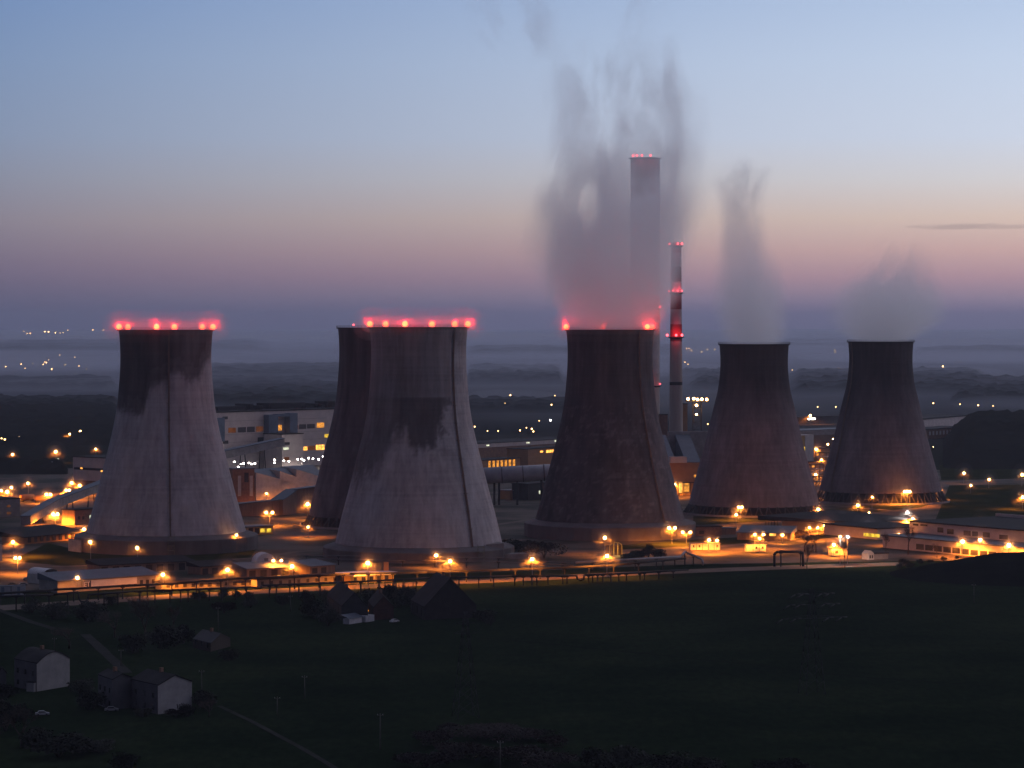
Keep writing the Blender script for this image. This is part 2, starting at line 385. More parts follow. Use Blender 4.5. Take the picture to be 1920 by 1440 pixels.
def st2(u, y, p):
    low = interp([(-1, 905), (-.6, 880), (-.45, 812), (-.2, 800), (-.12, 838), (.25, 845), (.33, 800), (.5, 770), (.62, 745), (.66, 742), (1, 640)], u)+14*nz3(p, .10)+7*nz3(p, .4)
    if u > .66: d = .35*sm(12, -12, y-660)+.25*sm(.25, .6, nz3(p, .1, .8)+.1)*sm(860, 760, y)
    elif y < 742: d = .50+.16*sm(640, 740, y)*sm(.7, -.6, u)
    else:
        d = (.93 if u > -.3 else .93-.14*sm(-.3, -.6, u))*sm(34 if u < -.2 else 18, -28 if u < -.2 else -16, y-low+10*nz3(p, .7, .06))
        d = max(d, .3*sm(60, -60, y-low))
        if u > .3: d = max(d, .75*sm(.05, .35, nz3(p, .14))*sm(870, 790, y))
    return max(0, min(1, d+.1*nz3(p, .15, .12)))
def st2b(u, y, p):
    return max(0, min(1, .75-.4*sm(.3, -.1, u+.75)*sm(620, 900, y)+.25*nz3(p, .2, .05)+.15*nz3(p, .08, .3)-.2*sm(820, 960, y)))
def st3(u, y, p):
    d = .82-.25*sm(700, 960, y)*sm(-.6, .5, u)+.18*nz3(p, .25, .12)+.15*nz3(p, .09, .4)
    if u > .69: d -= .33
    if nz3(p, .22, 1.2) > .42 and y > 760: d -= .4
    return max(0, min(1, d))
def st45(u, y, p):
    d = .95*sm(830, 690, y)+.05; d += .16*nz3(p, .14, .12)
    return max(0, min(1, d))
def st5(u, y, p):
    d = .95*sm(860, 690, y); d += .16*nz3(p, .14, .12)+.3*sm(-.55, -.9, u)-.12*sm(.3, .9, u)  # also darker at the left edge, a little lighter towards the right
    return max(0, min(1, d))
tm1 = tower_mat('pale_tower_concrete', (.37, .37, .395), (.075, .068, .073))
tm2 = tower_mat('weathered_tower_concrete', (.37, .37, .395), (.095, .088, .096))
tm3 = tower_mat('dark_tower_concrete', (.16, .153, .17), (.054, .050, .056))
tm4 = tower_mat('brown_tower_concrete', (.215, .172, .182), (.055, .05, .056))
t1, c1 = tower('pale concrete cooling tower with ragged dark stained top, nearest the left edge', 311, 1595, PROF, tm1, st1,
   [(-.97, 0, 1), (-.80, 1, 1), (-.19, 0, 1), (.18, 1, 1), (.77, 1, 1), (.98, 0, 1)], False, (.06, .05))
P2 = [(z-2.2 if z < 15 else z*1.012, r*1.015) for z, r in PROF]
t2, c2 = tower('pale cooling tower with a grey band above a black stain, hiding half a dark tower', 785, 1542, P2, tm2, st2,
   [(-.97, 0, 1), (-.67, 1, 1), (-.27, 0, 1), (.27, 1, 1), (.73, 1, 1), (.98, 0, 1)], False, (.72, .625))
P2b = [(z-3.2 if z < 15 else z*1.01, r) for z, r in PROF]
t2b, c2b = tower('dark cooling tower half hidden behind the pale one, with open columns at its foot', 712, 1784, P2b, tm3, st2b, [(-.62, 1, .12)], True, None)
t3, c3 = tower('dark mottled cooling tower under the tallest steam plume, with red lamps on its rim', 1144, 1697, PROF, tm3, st3,
   [(-.98, 0, 1), (-.16, 1, 1), (.82, 0, 1), (.94, 1, .7)], False, (.66, .71))
t4, c4 = tower('smaller brownish cooling tower without lamps, steam rising in a narrow column', 1414, 1900, PROF4, tm4, st45, [], True, None)
P5 = [(z+1.5 if z < 10 else z+1, r) for z, r in PROF4]
t5, c5 = tower('smaller brownish cooling tower without lamps, standing nearest the right edge', 1651.5, 2030, P5, tm4, st5, [], True, (-.88, -.80))
# ------------------------------------------------------------ chimneys
def chimney(label, xc, Y, wpx, y_top, taper, bands, rings, name='chimney'):
    c = W(xc, 700, Y); c.z = 0; root = T(name, label, 'chimney', c, 0, 'tall chimneys of the power plant')
    zt = CZ-(y_top-H0)/F*Y; r = wpx/2/F*Y
    zz = lambda y: CZ-(y-H0)/F*Y
    prof = [(r*taper, 0)]; mi = []
    for (ya, mk) in bands:   # from the bottom up: upper end of the band in px, material index
        z = min(zz(ya), zt); prof.append((r*taper+(r-r*taper)*z/zt, z)); mi.append(mk)
    mb = MB(); P2 = []; M2 = []
    for i in range(len(prof)-1):
        P2.append(prof[i]); M2.append(mi[i])
    P2.append(prof[-1]); mb.lathe(P2, 40, mi=M2); mb.lathe([(prof[-1][0], zt), (prof[-1][0]-.5, zt), (prof[-1][0]-.6, zt-8)], 40, mi=3)
    mb.build('shaft', [M['chimney'], M['white_band'], M['red_paint'], M['black']], root)
    for (yr, xs, pw, big) in rings:
        z = zz(yr)+.5; rr = r*taper+(r-r*taper)*z/zt
        MB().lathe([(rr-.1, z-1.2), (rr+1.5, z-.5), (rr+1.5, z), (rr-.1, z)], 40, smooth=False).build('platform', M['black'], root)
        for x in xs:
            dx = (x-xc)/F*Y; R = max(rr+1.2, abs(dx)+.01); dy = -math.sqrt(max(R*R-dx*dx, 0))
            if abs(dx) > rr+1.2: dy = -.3
            MB().tube((dx, dy, z), (dx, dy, z+.9), .12, .12, 5).sphere((dx, dy, z+1.5), 1.0 if big else .6, 8, 5, mi=1).build('obstruction_light', [M['black'], M['redsmall']], root)
        if pw:
            for s in (-.7, .7): point(root, (s*rr, -rr-3.5, z+3), REDP*pw, (1, .05, .08), .5)
    return root
chimney('very tall wide chimney with red top, veiled by the tallest steam plume', 1209.5, 2450, 55, 297, 1.0,
   [(760, 0), (700, 0), (640, 1), (600, 1), (560, 2), (500, 1), (435, 1), (405, 1), (300, 2), (297, 2)],
   [(298, (1186, 1193, 1202, 1218), .5, 1), (437, (1190, 1236), .05, 0), (580, (1237,), .5, 1), (724, (1237,), .05, 0)])
chimney('slender chimney banded red and white with rings of red lamps, right of the tall plume', 1267.5, 2350, 19, 455, 1.45,
   [(800, 0), (722, 0), (716, 3), (640, 0), (608, 2), (580, 1), (552, 2), (528, 1), (500, 2), (474, 1), (455, 2)],
   [(462, (1255, 1270, 1278), .3, 1), (550, (1254, 1261, 1270, 1278), .2, 0), (633, (1251, 1267, 1278), .3, 1)])
# ------------------------------------------------------------ power plant buildings
bh, Lb = B('boiler_house', 'huge white boiler house with blue-grey stair bays, between the two pale towers', 'building', (360, 884), (660, 869))
hb = 48.5
MB().box(0, 0, 0, Lb, 60, hb).build('wall', M['wall_white'], bh)
MB().box(-.6, -.6, hb, Lb+.6, 60.6, hb+1.0).build('roof', M['dark_roof'], bh)
def pxbox(root, x0, y0, x1, y1, t0, t1, m, name, tw=0.0):
    s0, za = onw(root, x0, y1, tw); s1, zb = onw(root, x1, y0, tw)
    return MB().box(s0, t0, za, s1, t1, zb).build(name, M[m], root)
for (a, b, c, d, t) in [(405, 761, 462, 772, 20), (465, 757, 475, 772, 22), (483, 760, 492, 771, 18), (505, 754, 572, 769, 26), (575, 761, 588, 768, 20), (590, 756, 598, 767, 24), (601, 759, 609, 767, 20), (614, 752, 628, 766, 22)]:
    s0, za = onw(bh, a, c and d, t); s1, zb = onw(bh, c, b, t)
    MB().box(s0, t, hb+1.0, s1, t+16, max(zb, hb+2)).box(s0+1, t-1, hb+1, s0+2, t, max(zb, hb+2)-1).build('roof_plant_room', M['black'], bh)
pxbox(bh, 494, 777, 511, 829, -7, -.3, 'blue_sheet', 'stair_bay')
pxbox(bh, 533, 774, 547.5, 813, -7, -.3, 'blue_sheet', 'stair_bay')
pxbox(bh, 511.2, 775.5, 532.8, 781, -6.5, -.3, 'blue_sheet', 'bay_bridge')
pxbox(bh, 400, 783, 417, 828, -3, -.3, 'blue_sheet', 'stair_bay')
win(bh, [(428, 802, 442, 811), (480, 799.5, 493, 809), (549, 796.5, 559, 804.5)], 'window_dim')
win(bh, [(446, 801, 461, 810.5), (463, 800, 477.5, 810), (560.5, 795.5, 574, 804), (575.5, 795, 590, 803), (483, 820, 494, 829)], 'glass_dark')
win(bh, [(513, 797, 528, 807), (594, 792.5, 607.5, 801.5)], 'window_lit')
win(bh, [(569, 837.5, 576, 844), (592.5, 834, 608, 843)], 'window_bright')
win(bh, [(577, 836, 592, 843.5)], 'window_dim')
win(bh, [(608.5, 814, 616, 820)], 'window_yellow')
win(bh, [(417, 781, 427, 786), (418, 826, 428, 832)], 'glass_dark')
for (a, b) in [(420, 612)]:
    for yy in (790, 815, 830):
        s0, z_ = onw(bh, a, yy); s1, _ = onw(bh, b, yy-8); MB().box(s0, -.08, z_-.12, s1, .1, z_+.12).build('cladding_joint', M['wall_grey'], bh)
an, La = B('annex_building', 'white block standing out in front of the boiler house with a dark flat roof', 'building', (529, 880), (568, 878))
za = onw(an, 530, 815)[1]
MB().box(0, 0, 0, La, 22, za).build('wall', M['wall_white'], an)
MB().box(-.5, -.5, za, La+.5, 22.5, za+.8).build('roof', M['dark_roof'], an)
win(an, [(533, 829, 543, 834)], 'glass_dark'); win(an, [(531, 839, 541, 843)], 'window_cool'); win(an, [(533, 857, 542, 863)], 'window_dim')
wl, Lw = B('switch_house', 'plain white windowless hall with a dark band, left of the leftmost tower', 'building', (137, 912), (245, 918))
zw = onw(wl, 140, 857)[1]
MB().box(0, 0, 5, Lw, 30, zw).build('wall', M['wall_white'], wl); MB().box(0, .4, 0, Lw, 29.6, 5).build('plinth', M['brick'], wl)
MB().box(-.4, -.4, zw, Lw+.4, 30.4, zw+.7).build('roof', M['dark_roof'], wl)
s0, z0 = onw(wl, 139, 878); s1, _ = onw(wl, 197, 884); MB().box(s0, -.12, z0-.9, s1, .1, z0+.9).build('window_band', M['glass_dark'], wl)
win(wl, [(151, 876.5, 155, 879.5), (189, 882, 198, 885)], 'window_bright')
def gallery(name, label, cat, pts, w, h, m, mroof, legs=(), group=None, down=False):
    r = T(name, label, cat, (pts[0].x, pts[0].y, 0), 0, group); o = Vector((pts[0].x, pts[0].y, 0)); mb = MB(); rf = MB()
    P = [p-o for p in pts]
    for a, b in zip(P, P[1:]):
        d = (b-a); n = Vector((-d.y, d.x, 0)).normalized()*w/2; up = Vector((0, 0, h)); 
        za = a.copy(); zb = b.copy()
        if down: za.z = 0; zb.z = 0
        mb.add([za-n, zb-n, zb+n, za+n, a-n+up, b-n+up, b+n+up, a+n+up], [(0, 3, 2, 1), (4, 5, 6, 7), (0, 1, 5, 4), (1, 2, 6, 5), (2, 3, 7, 6), (3, 0, 4, 7)])
        e = n*1.12; u0 = up; u1 = up+Vector((0, 0, .5))
        rf.add([a-e+u0, b-e+u0, b+e+u0, a+e+u0, a-e+u1, b-e+u1, b+e+u1, a+e+u1], [(0, 3, 2, 1), (4, 5, 6, 7), (0, 1, 5, 4), (1, 2, 6, 5), (2, 3, 7, 6), (3, 0, 4, 7)])
    mb.build('gallery_wall', M[m], r); rf.build('roof', M[mroof], r)
    for (i, f) in legs:
        p = P[i].lerp(P[i+1], f); lm = MB()
        for s in (-1, 1): lm.tube((p.x+s*w*.4, p.y, 0), (p.x+s*w*.25, p.y, p.z), .5, .4, 5)
        lm.build('trestle', M['black'], r)
    return r
gallery('conveyor_gallery', 'grey inclined conveyor gallery climbing to the white boiler house annex', 'conveyor', [W(380, 868, 2330), W(528, 836, 2400)], 7, 6, 'wall_grey', 'blue_roof', [(0, .25), (0, .5), (0, .75)])
gallery('conveyor_gallery', 'long blue-grey conveyor sloping up from the lit yard behind the leftmost tower', 'conveyor', [W(48, 984, 1765), W(100, 952, 1850), W(200, 914, 1960)], 6, 5, 'wall_grey', 'blue_roof', [(0, .5), (1, .3), (1, .7)])
gallery('cable_gallery', 'brown walled gallery with a bent pale roof below the hopper block', 'gallery', [G(440, 968)+Vector((0, 0, 6.5)), G(520, 966)+Vector((0, 0, 8.5)), G(548, 962)+Vector((0, 0, 14)), G(605, 960)+Vector((0, 0, 16))], 8, 1.2, 'brown_sheet', 'blue_roof', down=True)
# hopper block: three stepped bays
hp, Lh = B('hopper_block', 'three stepped concrete hoppers with sloping blue-grey tops beside the dark tower', 'industrial block', (478, 941), (597, 934))
x = 0
for i, (xa, xb, yt) in enumerate([(480, 524, 878), (525, 554, 876), (556, 594, 872)]):
    s0, _ = onw(hp, xa, 930); s1, zt = onw(hp, xb, yt, 12)
    b = MB().add([(s0, 0, 0), (s1, 0, 0), (s1, 16, 0), (s0, 16, 0), (s0, 0, zt*.93), (s1, 0, zt*.58), (s1, 16, zt), (s0, 16, zt)],
                 [(0, 3, 2, 1), (0, 1, 5, 4), (1, 2, 6, 5), (2, 3, 7, 6), (3, 0, 4, 7)])
    hpp = b.build('hopper', M['wall_pale'], hp)
    MB().add([(s0, 0, zt*.93+.1), (s1, 0, zt*.58+.1), (s1, 16, zt+.1), (s0, 16, zt+.1)], [(0, 1, 2, 3)]).build('roof', M['blue_roof'], hpp)
ph, Lp = B('pump_house', 'brown brick block with a dark vertical painted-on recess beside the hopper block', 'building', (436, 942), (477, 941))
z_ = onw(ph, 440, 880)[1]
MB().box(0, 0, 0, Lp, 14, z_).build('wall', M['brick'], ph); MB().box(-.4, -.4, z_, Lp+.4, 14.4, z_+.6).build('roof', M['blue_roof'], ph)
win(ph, [(458, 886, 466, 904)], 'glass_dark', 'recess'); win(ph, [(446, 892, 452, 930), (468, 892, 474, 930)], 'wall_pale', 'pilaster')  # recess is a flat dark panel, its shade put into the colour
# yellow lit shed
ys, Ly = B('loading_shed', 'low shed glowing bright yellow between the two pale towers', 'shed', (462, 1004), (512, 1001))
MB().box(0, 0, 0, Ly, 12, 4.6).build('wall', M['yellow_wall'], ys); MB().prism([(-.6, 4.6), (Ly+.6, 4.6), (Ly+.6, 5.2), (-.6, 5.2)], -1.2, 12.5).build('roof', M['blue_roof'], ys)
win(ys, [(466, 990, 474, 1001), (478, 990, 486, 1001)], 'glass_dark', 'door')
win(ys, [(488, 991, 497, 998), (500, 991, 508, 998)], 'window_yellow')
# right of tower 2
bd, Ld = B('turbine_hall', 'long low white roofed hall with lamps along its band, right of the two pale towers', 'building', (870, 872), (1080, 858))
z_ = onw(bd, 890, 833)[1]
MB().box(0, .5, 0, Ld, 40, z_-3.5).build('wall', M['brick'], bd); MB().box(0, 0, z_-3.5, Ld, 40, z_).build('fascia', M['wall_white'], bd); MB().box(-.4, -.4, z_, Ld+.4, 40, z_+.4).build('roof', M['dark_roof'], bd)
win(bd, [(912, 834, 917, 836), (987, 829, 993, 831), (1040, 825, 1044, 828)], 'window_cool', proud=.3)
bo, Lo = B('workshop', 'brick workshop with glowing orange bays above the huge duct', 'building', (885, 905), (975, 898))
z_ = onw(bo, 900, 864)[1]
MB().box(0, 0, 0, Lo, 20, z_).build('wall', M['orange_wall'], bo); MB().box(-.4, -.4, z_, Lo+.4, 20.4, z_+.5).build('roof', M['dark_roof'], bo)
win(bo, [(916+i*7.6, 864.5-i*.5, 920+i*7.6, 876-i*.5) for i in range(7)], 'window_lit')
bo2, Lo2 = B('workshop', 'orange clad shed with a bright lit window behind the dark mottled tower', 'building', (990, 886), (1060, 880))
z_ = onw(bo2, 1000, 842)[1]
MB().box(0, 0, 0, Lo2, 20, z_).build('wall', M['orange_wall'], bo2); MB().box(-.4, -.4, z_, Lo2+.4, 20.4, z_+.5).build('roof', M['dark_roof'], bo2)
win(bo2, [(1013, 845, 1018, 848), (1024, 843.5, 1038, 848)], 'window_bright')
du = T('duct', 'huge pale blue-grey duct running between the pale tower and the dark mottled tower', 'duct', G(900, 945))
Y0 = 1990
a = W(880, 894, Y0)-du.location; b = W(1060, 884, Y0)-du.location
MB().tube(a, b, 5.6, 5.6, 24).build('pipe', M['pipe_pale'], du)
for f in (.12, .34, .56, .78):
    p = a.lerp(b, f); d = (b-a).normalized(); MB().tube(p-d*.35, p+d*.35, 5.85, 5.85, 24).build('band', M['pipe'], du)
for f in (.26, .31, .5, .75):
    p = a.lerp(b, f); MB().box(p.x-.7, -2.5+p.y, 0, p.x+.7, p.y-1.5, p.z-4).box(p.x-.7, 1.5+p.y, 0, p.x+.7, p.y+2.5, p.z-4).build('support', M['black'], du)
bk, Lk = B('pump_house', 'small brick pump house under the huge duct, lit orange', 'building', (957, 937), (988, 935))
MB().box(0, 0, 0, Lk, 10, 6.2).build('wall', M['orange_wall'], bk); MB().box(-1, -1, 6.2, Lk+1, 11, 6.7).build('roof', M['wall_grey'], bk); win(bk, [(968, 922, 972, 934)], 'glass_dark', 'door')
bk2, Lk2 = B('store', 'dark store with one pale lit window beside the dark mottled tower', 'building', (990, 938), (1040, 934))
MB().box(0, 0, 0, Lk2, 14, 11).build('wall', M['black'], bk2); MB().box(-.3, -.3, 11, Lk2+.3, 14.3, 11.6).build('roof', M['dark_roof'], bk2); win(bk2, [(1010.5, 920, 1014, 926)], 'window_cool')
# between tower 3 and tower 4
fl, Lf = B('filter_house', 'orange lit filter house with two sloping blue-grey roofs between two brown towers', 'building', (1240, 930), (1335, 928))
zr = onw(fl, 1260, 868)[1]; zr2 = onw(fl, 1260, 815, 48)[1]
MB().box(0, 0, 9, Lf, 50, zr).build('wall', M['orange_wall'], fl)
MB().box(0, 1.2, 0, Lf, 50, 9).build('plinth', M['yellow_wall'], fl)
for (xa, xb) in ((1246, 1276), (1286, 1322)):
    s0, _ = onw(fl, xa, 866); s1, _ = onw(fl, xb-8, 866)
    MB().add([(s0, 0, zr+.3), (s1, 0, zr+.3), (s1+12, 48, max(zr2, zr+4)), (s0+12, 48, max(zr2, zr+4)), (s0, 0, zr), (s1, 0, zr), (s1+12, 48, zr), (s0+12, 48, zr)],
             [(0, 1, 2, 3), (0, 4, 5, 1), (1, 5, 6, 2), (2, 6, 7, 3), (3, 7, 4, 0)]).build('roof', M['blue_roof'], fl)
s0, z0 = onw(fl, 1254, 866); s1, z1 = onw(fl, 1285, 852); MB().box(s0, -3, zr+.1, s1, -.2, zr+4.5).build('roof_plant_room', M['wall_white'], fl)
s0, z0 = onw(fl, 1253, 815, 50); MB().box(s0, 48.5, zr, s0+32, 52, max(zr2, zr+4)+2.2).build('ridge_duct', M['wall_grey'], fl)
win(fl, [(1272, 904, 1279, 924)], 'window_bright', 'door', proud=.2); win(fl, [(1281, 906, 1292, 922)], 'window_lit', 'door', proud=.2); win(fl, [(1301, 890, 1308, 895)], 'window_lit', t=0)
for xx in (1270, 1280, 1293):
    s0, z0 = onw(fl, xx, 928); MB().box(s0-.2, -2.4, 0, s0+.2, -2, 9).build('column', M['black'], fl)
s0, _ = onw(fl, 1263, 905); s1, _ = onw(fl, 1304, 905); MB().box(s0, -2.6, 9.05, s1, 0, 9.5).build('canopy', M['black'], fl)
for (xa, xb, yt, yb, Y, m, lab) in [(1281, 1289, 758, 830, 2420, 'orange_wall', 'narrow orange block beside the slender banded chimney'), (1237, 1252, 778, 835, 2440, 'brick', 'brown block between the two chimneys')]:
    r, l = B('boiler_stack_house', lab, 'building', W(xa, 805, Y)*Vector((1, 1, 0)) if False else (W(xa, 805, Y).x, Y, 0), (W(xb, 805, Y).x, Y, 0))
    zt = CZ-(yt-H0)/F*Y; MB().box(0, 0, 0, l, 10, zt).build('wall', M[m], r); MB().box(-.3, -.3, zt, l+.3, 10.3, zt+.6).build('roof', M['dark_roof'], r)
# lit steel tower far behind
ls = T('coal_tower', 'dark steel tower with a lit platform of orange lamps, beyond the slender chimney', 'tower', (W(1307, 800, 2850).x, 2850, 0))
b = MB(); zt = CZ-(753-H0)/F*2850
for (ax, ay) in ((-4, -4), (4, -4), (-4, 4), (4, 4)): b.box(ax-.4, ay-.4, 0, ax+.4, ay+.4, zt)
for k in range(7):
    z = zt*k/7; b.tube((-4, -4, z), (4, -4, z+zt/7), .25, .25, 4).box(-4, -4.2, z, 4, -3.8, z+.4).box(-4, 3.8, z, 4, 4.2, z+.4)
b.build('frame', M['black'], ls); MB().box(-11, -6, zt, 11, 6, zt+.8).box(-11, -6, zt+.8, -10.8, 6, zt+2).build('platform', M['black'], ls)
for (xx, yy) in ((1290, 748), (1301, 747.5), (1308, 749), (1316, 748.5), (1325, 749), (1306, 760), (1306, 777)):
    p = W(xx, yy, 2843)-ls.location; MB().tube((p.x, p.y, p.z-1.8), (p.x, p.y, p.z-.8), .15, .15, 4).sphere(p, 1.25 if yy < 765 else 1.0, 8, 5, mi=1).build('lamp', [M['black'], M['sodium']], ls)
point(ls, (0, -12, zt+3), 9000, (1, .45, .1)); 
# between tower 4 and tower 5, behind
r, l = B('plant_hall', 'long grey hall with a pale roof band seen between the two smaller towers', 'building', (1480, 842), (1600, 836))
z_ = onw(r, 1500, 808)[1]; MB().box(0, 0, 0, l, 30, z_-5).build('wall', M['brown_sheet'], r); MB().box(-.3, -.3, z_-5, l+.3, 30.3, z_).build('fascia', M['wall_grey'], r); MB().box(-.5, -.5, z_, l+.5, 30.5, z_+.5).build('roof', M['blue_roof'], r)
r, l = B('plant_hall', 'yellow and white block lit by sodium lamps, right of the narrow steam tower', 'building', (1496, 868), (1525, 866))
z_ = onw(r, 1500, 817)[1]; MB().box(0, 0, 0, l*.45, 14, z_).build('wall', M['yellow_wall'], r); MB().box(l*.45, -.3, 0, l, 14, z_+.3).build('wall', M['wall_white'], r); win(r, [(1503, 838, 1509, 846)], 'window_yellow')
for i, (xa, xb, yb, hh, m, lab) in enumerate([(1525, 1556, 856, 7, 'orange_wall', 'low orange shed, topmost of the lit sheds between the two smaller towers'), (1516, 1560, 878, 5, 'brown_sheet', 'brown flat shed, middle one of the lit sheds between the two smaller towers'), (1522, 1548, 903, 5, 'orange_wall', 'orange shed, lowest of the lit sheds between the two smaller towers')]):
    r, l = B('plant_shed', lab, 'shed', (xa, yb), (xb, yb-2)); MB().box(0, 0, 0, l, 10, hh).build('wall', M[m], r); MB().box(-.5, -.8, hh, l+.5, 10.5, hh+.5).build('roof', M['dark_roof'], r); win(r, [(xa+6, yb-hh*1.6, xa+11, yb-2)], 'window_lit', 'door')
r, l = B('warehouse', 'distant pale warehouse with a row of windows, right of the rightmost tower', 'building', (1722, 806), (1822, 797))
z_ = onw(r, 1730, 787)[1]; MB().box(0, 0, 0, l, 40, z_).build('wall', M['wall_white'], r); MB().box(-.5, -.5, z_, l+.5, 41, z_+1.5).build('roof', M['dark_roof'], r)
r, l = B('warehouse', 'dim brick warehouse below the pale one, edge of the dark wood', 'building', (1735, 824), (1815, 818))
z_ = onw(r, 1740, 806)[1]; MB().box(0, 0, 0, l, 30, z_).build('wall', M['brick'], r); MB().box(-.5, -.5, z_, l+.5, 31, z_+1).build('roof', M['dark_roof'], r); win(r, [(1742+i*6.5, 809-i*.4, 1745+i*6.5, 816-i*.4) for i in range(9)], 'wall_pale')
r, l = B('warehouse', 'far dark warehouse with a bright roof lamp, seen between the two smaller towers', 'building', (1488, 797), (1600, 793))
MB().box(0, 0, 0, l, 40, 9).build('wall', M['black'], r); MB().box(-.5, -.5, 9, l+.5, 41, 10).build('roof', M['dark_roof'], r); win(r, [(1515, 784, 1528, 786.5)], 'whitelamp', 'lit_sign', proud=.4)
r, l = B('farm_shed', 'far low building washed by orange lamps at the left edge of the plain', 'building', (110, 829), (158, 826))
MB().box(0, 0, 0, l, 12, 6).build('wall', M['yellow_wall'], r); MB().box(-.5, -.5, 6, l+.5, 12.5, 7).build('roof', M['dark_roof'], r); win(r, [(114, 820, 120, 826), (140, 819, 146, 825)], 'glass_dark')
hut, l = B('hut', 'far pale hut with a blue-grey roof under a lone lamp, upper left', 'hut', (80, 878), (114, 877)); MB().box(0, 0, 0, l, 10, 4.5).build('wall', M['wall_grey'], hut); MB().box(-.6, -.8, 4.5, l+.6, 12, 5.3).build('roof', M['pipe_pale'], hut); win(hut, [(105, 859.5, 110, 863)], 'window_cool', proud=.3)
for (xa, xb, yb, lab) in [(1536, 1556, 866, 'upper steel pipe rack glowing orange between the two smaller towers'), (1520, 1544, 890, 'middle steel pipe rack glowing orange between the two smaller towers'), (1526, 1542, 914, 'lower steel pipe rack glowing orange between the two smaller towers')]:
    r, l = B('pipe_rack', lab, 'pipe rack', (xa, yb), (xb, yb-1)); fb = MB()
    for k in range(4):
        for yy in (0, 4): fb.box(l*k/3-.2, yy-.2, 0, l*k/3+.2, yy+.2, 8)
        for zz in (3.5, 7.6): fb.box(l*k/3-.2, .2, zz, l*k/3+.2, 3.8, zz+.4)
    fb.build('frame', M['brown_sheet'], r)
    for k in range(4): MB().tube((-1, .6+k*.95, 4.4 if k % 2 else 8.4), (l+1, .6+k*.95, 4.4 if k % 2 else 8.4), .4, .4, 8).build('pipe', M['pipe_pale' if k % 2 else 'orange_wall'], r)
# left yard
r, l = B('office_block', 'grey office block at the left edge with two small dim windows', 'building', (-40, 972), (38, 968))
z_ = onw(r, 20, 936)[1]; MB().box(0, 0, 0, l, 24, z_).build('wall', M['wall_grey'], r); MB().box(-.5, -.5, z_, l+.5, 24.5, z_+.7).build('roof', M['dark_roof'], r); win(r, [(13, 947, 19, 951), (13, 960, 20, 964)], 'window_dim')
r, l = B('silo_shed', 'bright yellow lit shed at the left edge behind the grey office block', 'shed', (-40, 940), (15, 936))
MB().box(0, 0, 0, l, 10, 5).build('wall', M['yellow_wall'], r); MB().box(-.5, -1, 5, l+.5, 10.5, 5.5).build('roof', M['dark_roof'], r); win(r, [(0, 929, 8, 936)], 'window_yellow')
for i, (xa, xb, yb, lab) in enumerate([(66, 111, 942, 'rounded orange lit tank wagon in the left yard'), (113, 139, 938, 'shorter orange lit tank wagon behind the rounded one'), (40, 62, 941, 'dim tank wagon at the left end of its row')]):
    a = G(xa, yb); b = G(xb, yb-2); r = T('tank_wagon', lab, 'rail wagon', a, math.atan2((b-a).y, (b-a).x), 'tank wagons in the left yard'); l = (b-a).length
    MB().tube((0.8, 0, 3.0), (l-.8, 0, 3.0), 1.9, 1.9, 16).sphere((1, 0, 3.0), 1.85, 12, 8).sphere((l-1, 0, 3.0), 1.85, 12, 8).build('tank', M['orange_wall'], r); MB().box(0, -1.2, .7, l, 1.2, 1.1).build('chassis', M['black'], r)
    for wx in (1.2, l-1.2): MB().tube((wx, -1.3, .5), (wx, 1.3, .5), .5, .5, 10).build('wheelset', M['black'], r)
r, l = B('brick_shed', 'brick shed behind the blue-grey conveyor, against the leftmost tower', 'shed', (140, 985), (185, 981))
MB().box(0, 0, 0, l, 10, 9).build('wall', M['brick'], r); MB().box(-.4, -.4, 9, l+.4, 10.4, 9.6).build('roof', M['dark_roof'], r); win(r, [(168, 966, 170, 972)], 'window_cool'); win(r, [(146, 968, 150, 974), (154, 968, 158, 974)], 'glass_dark')
r, l = B('workshop', 'long workshop with a broad dark roof and pale pilasters, left of the leftmost tower', 'building', (45, 1021), (160, 1010))
MB().box(0, 0, 0, l, 16, 4.2).build('wall', M['orange_wall'], r)
MB().add([(-1, -1.5, 4.2), (l+1, -1.5, 4.2), (l+1, 24, 7.5), (-1, 24, 7.5), (-1, -1.5, 3.8), (l+1, -1.5, 3.8), (l+1, 24, 3.8), (-1, 24, 3.8)], [(0, 1, 2, 3), (0, 4, 5, 1), (1, 5, 6, 2), (2, 6, 7, 3), (3, 7, 4, 0)]).build('roof', M['dark_roof'], r)
for i in range(9): s = l*(.06+i*.1); MB().box(s, -.15, .8, s+l*.05, .1, 3.6).build('window', M['glass_dark'], r)
r, l = B('ring_wall_facet', 'pale slanting facet of the ring wall at the foot of the leftmost tower', 'wall', (128, 1033), (150, 1036)); MB().box(0, 0, 0, l, .8, 6.5).build('wall', M['wall_pale'], r); MB().box(-.1, -.15, 6.5, l+.1, .95, 6.8).build('coping', M['wall_grey'], r)  # separate pale slab for the paler first facet of the ring wall
r, l = B('kiosk', 'pale kiosk cut by the left edge, beside the orange forecourt', 'kiosk', (-20, 1054), (4, 1052)); MB().box(0, 0, 0, l, 8, 9).build('wall', M['wall_pale'], r); MB().box(-.3, -.3, 9, l+.3, 8.3, 9.5).build('roof', M['blue_roof'], r)
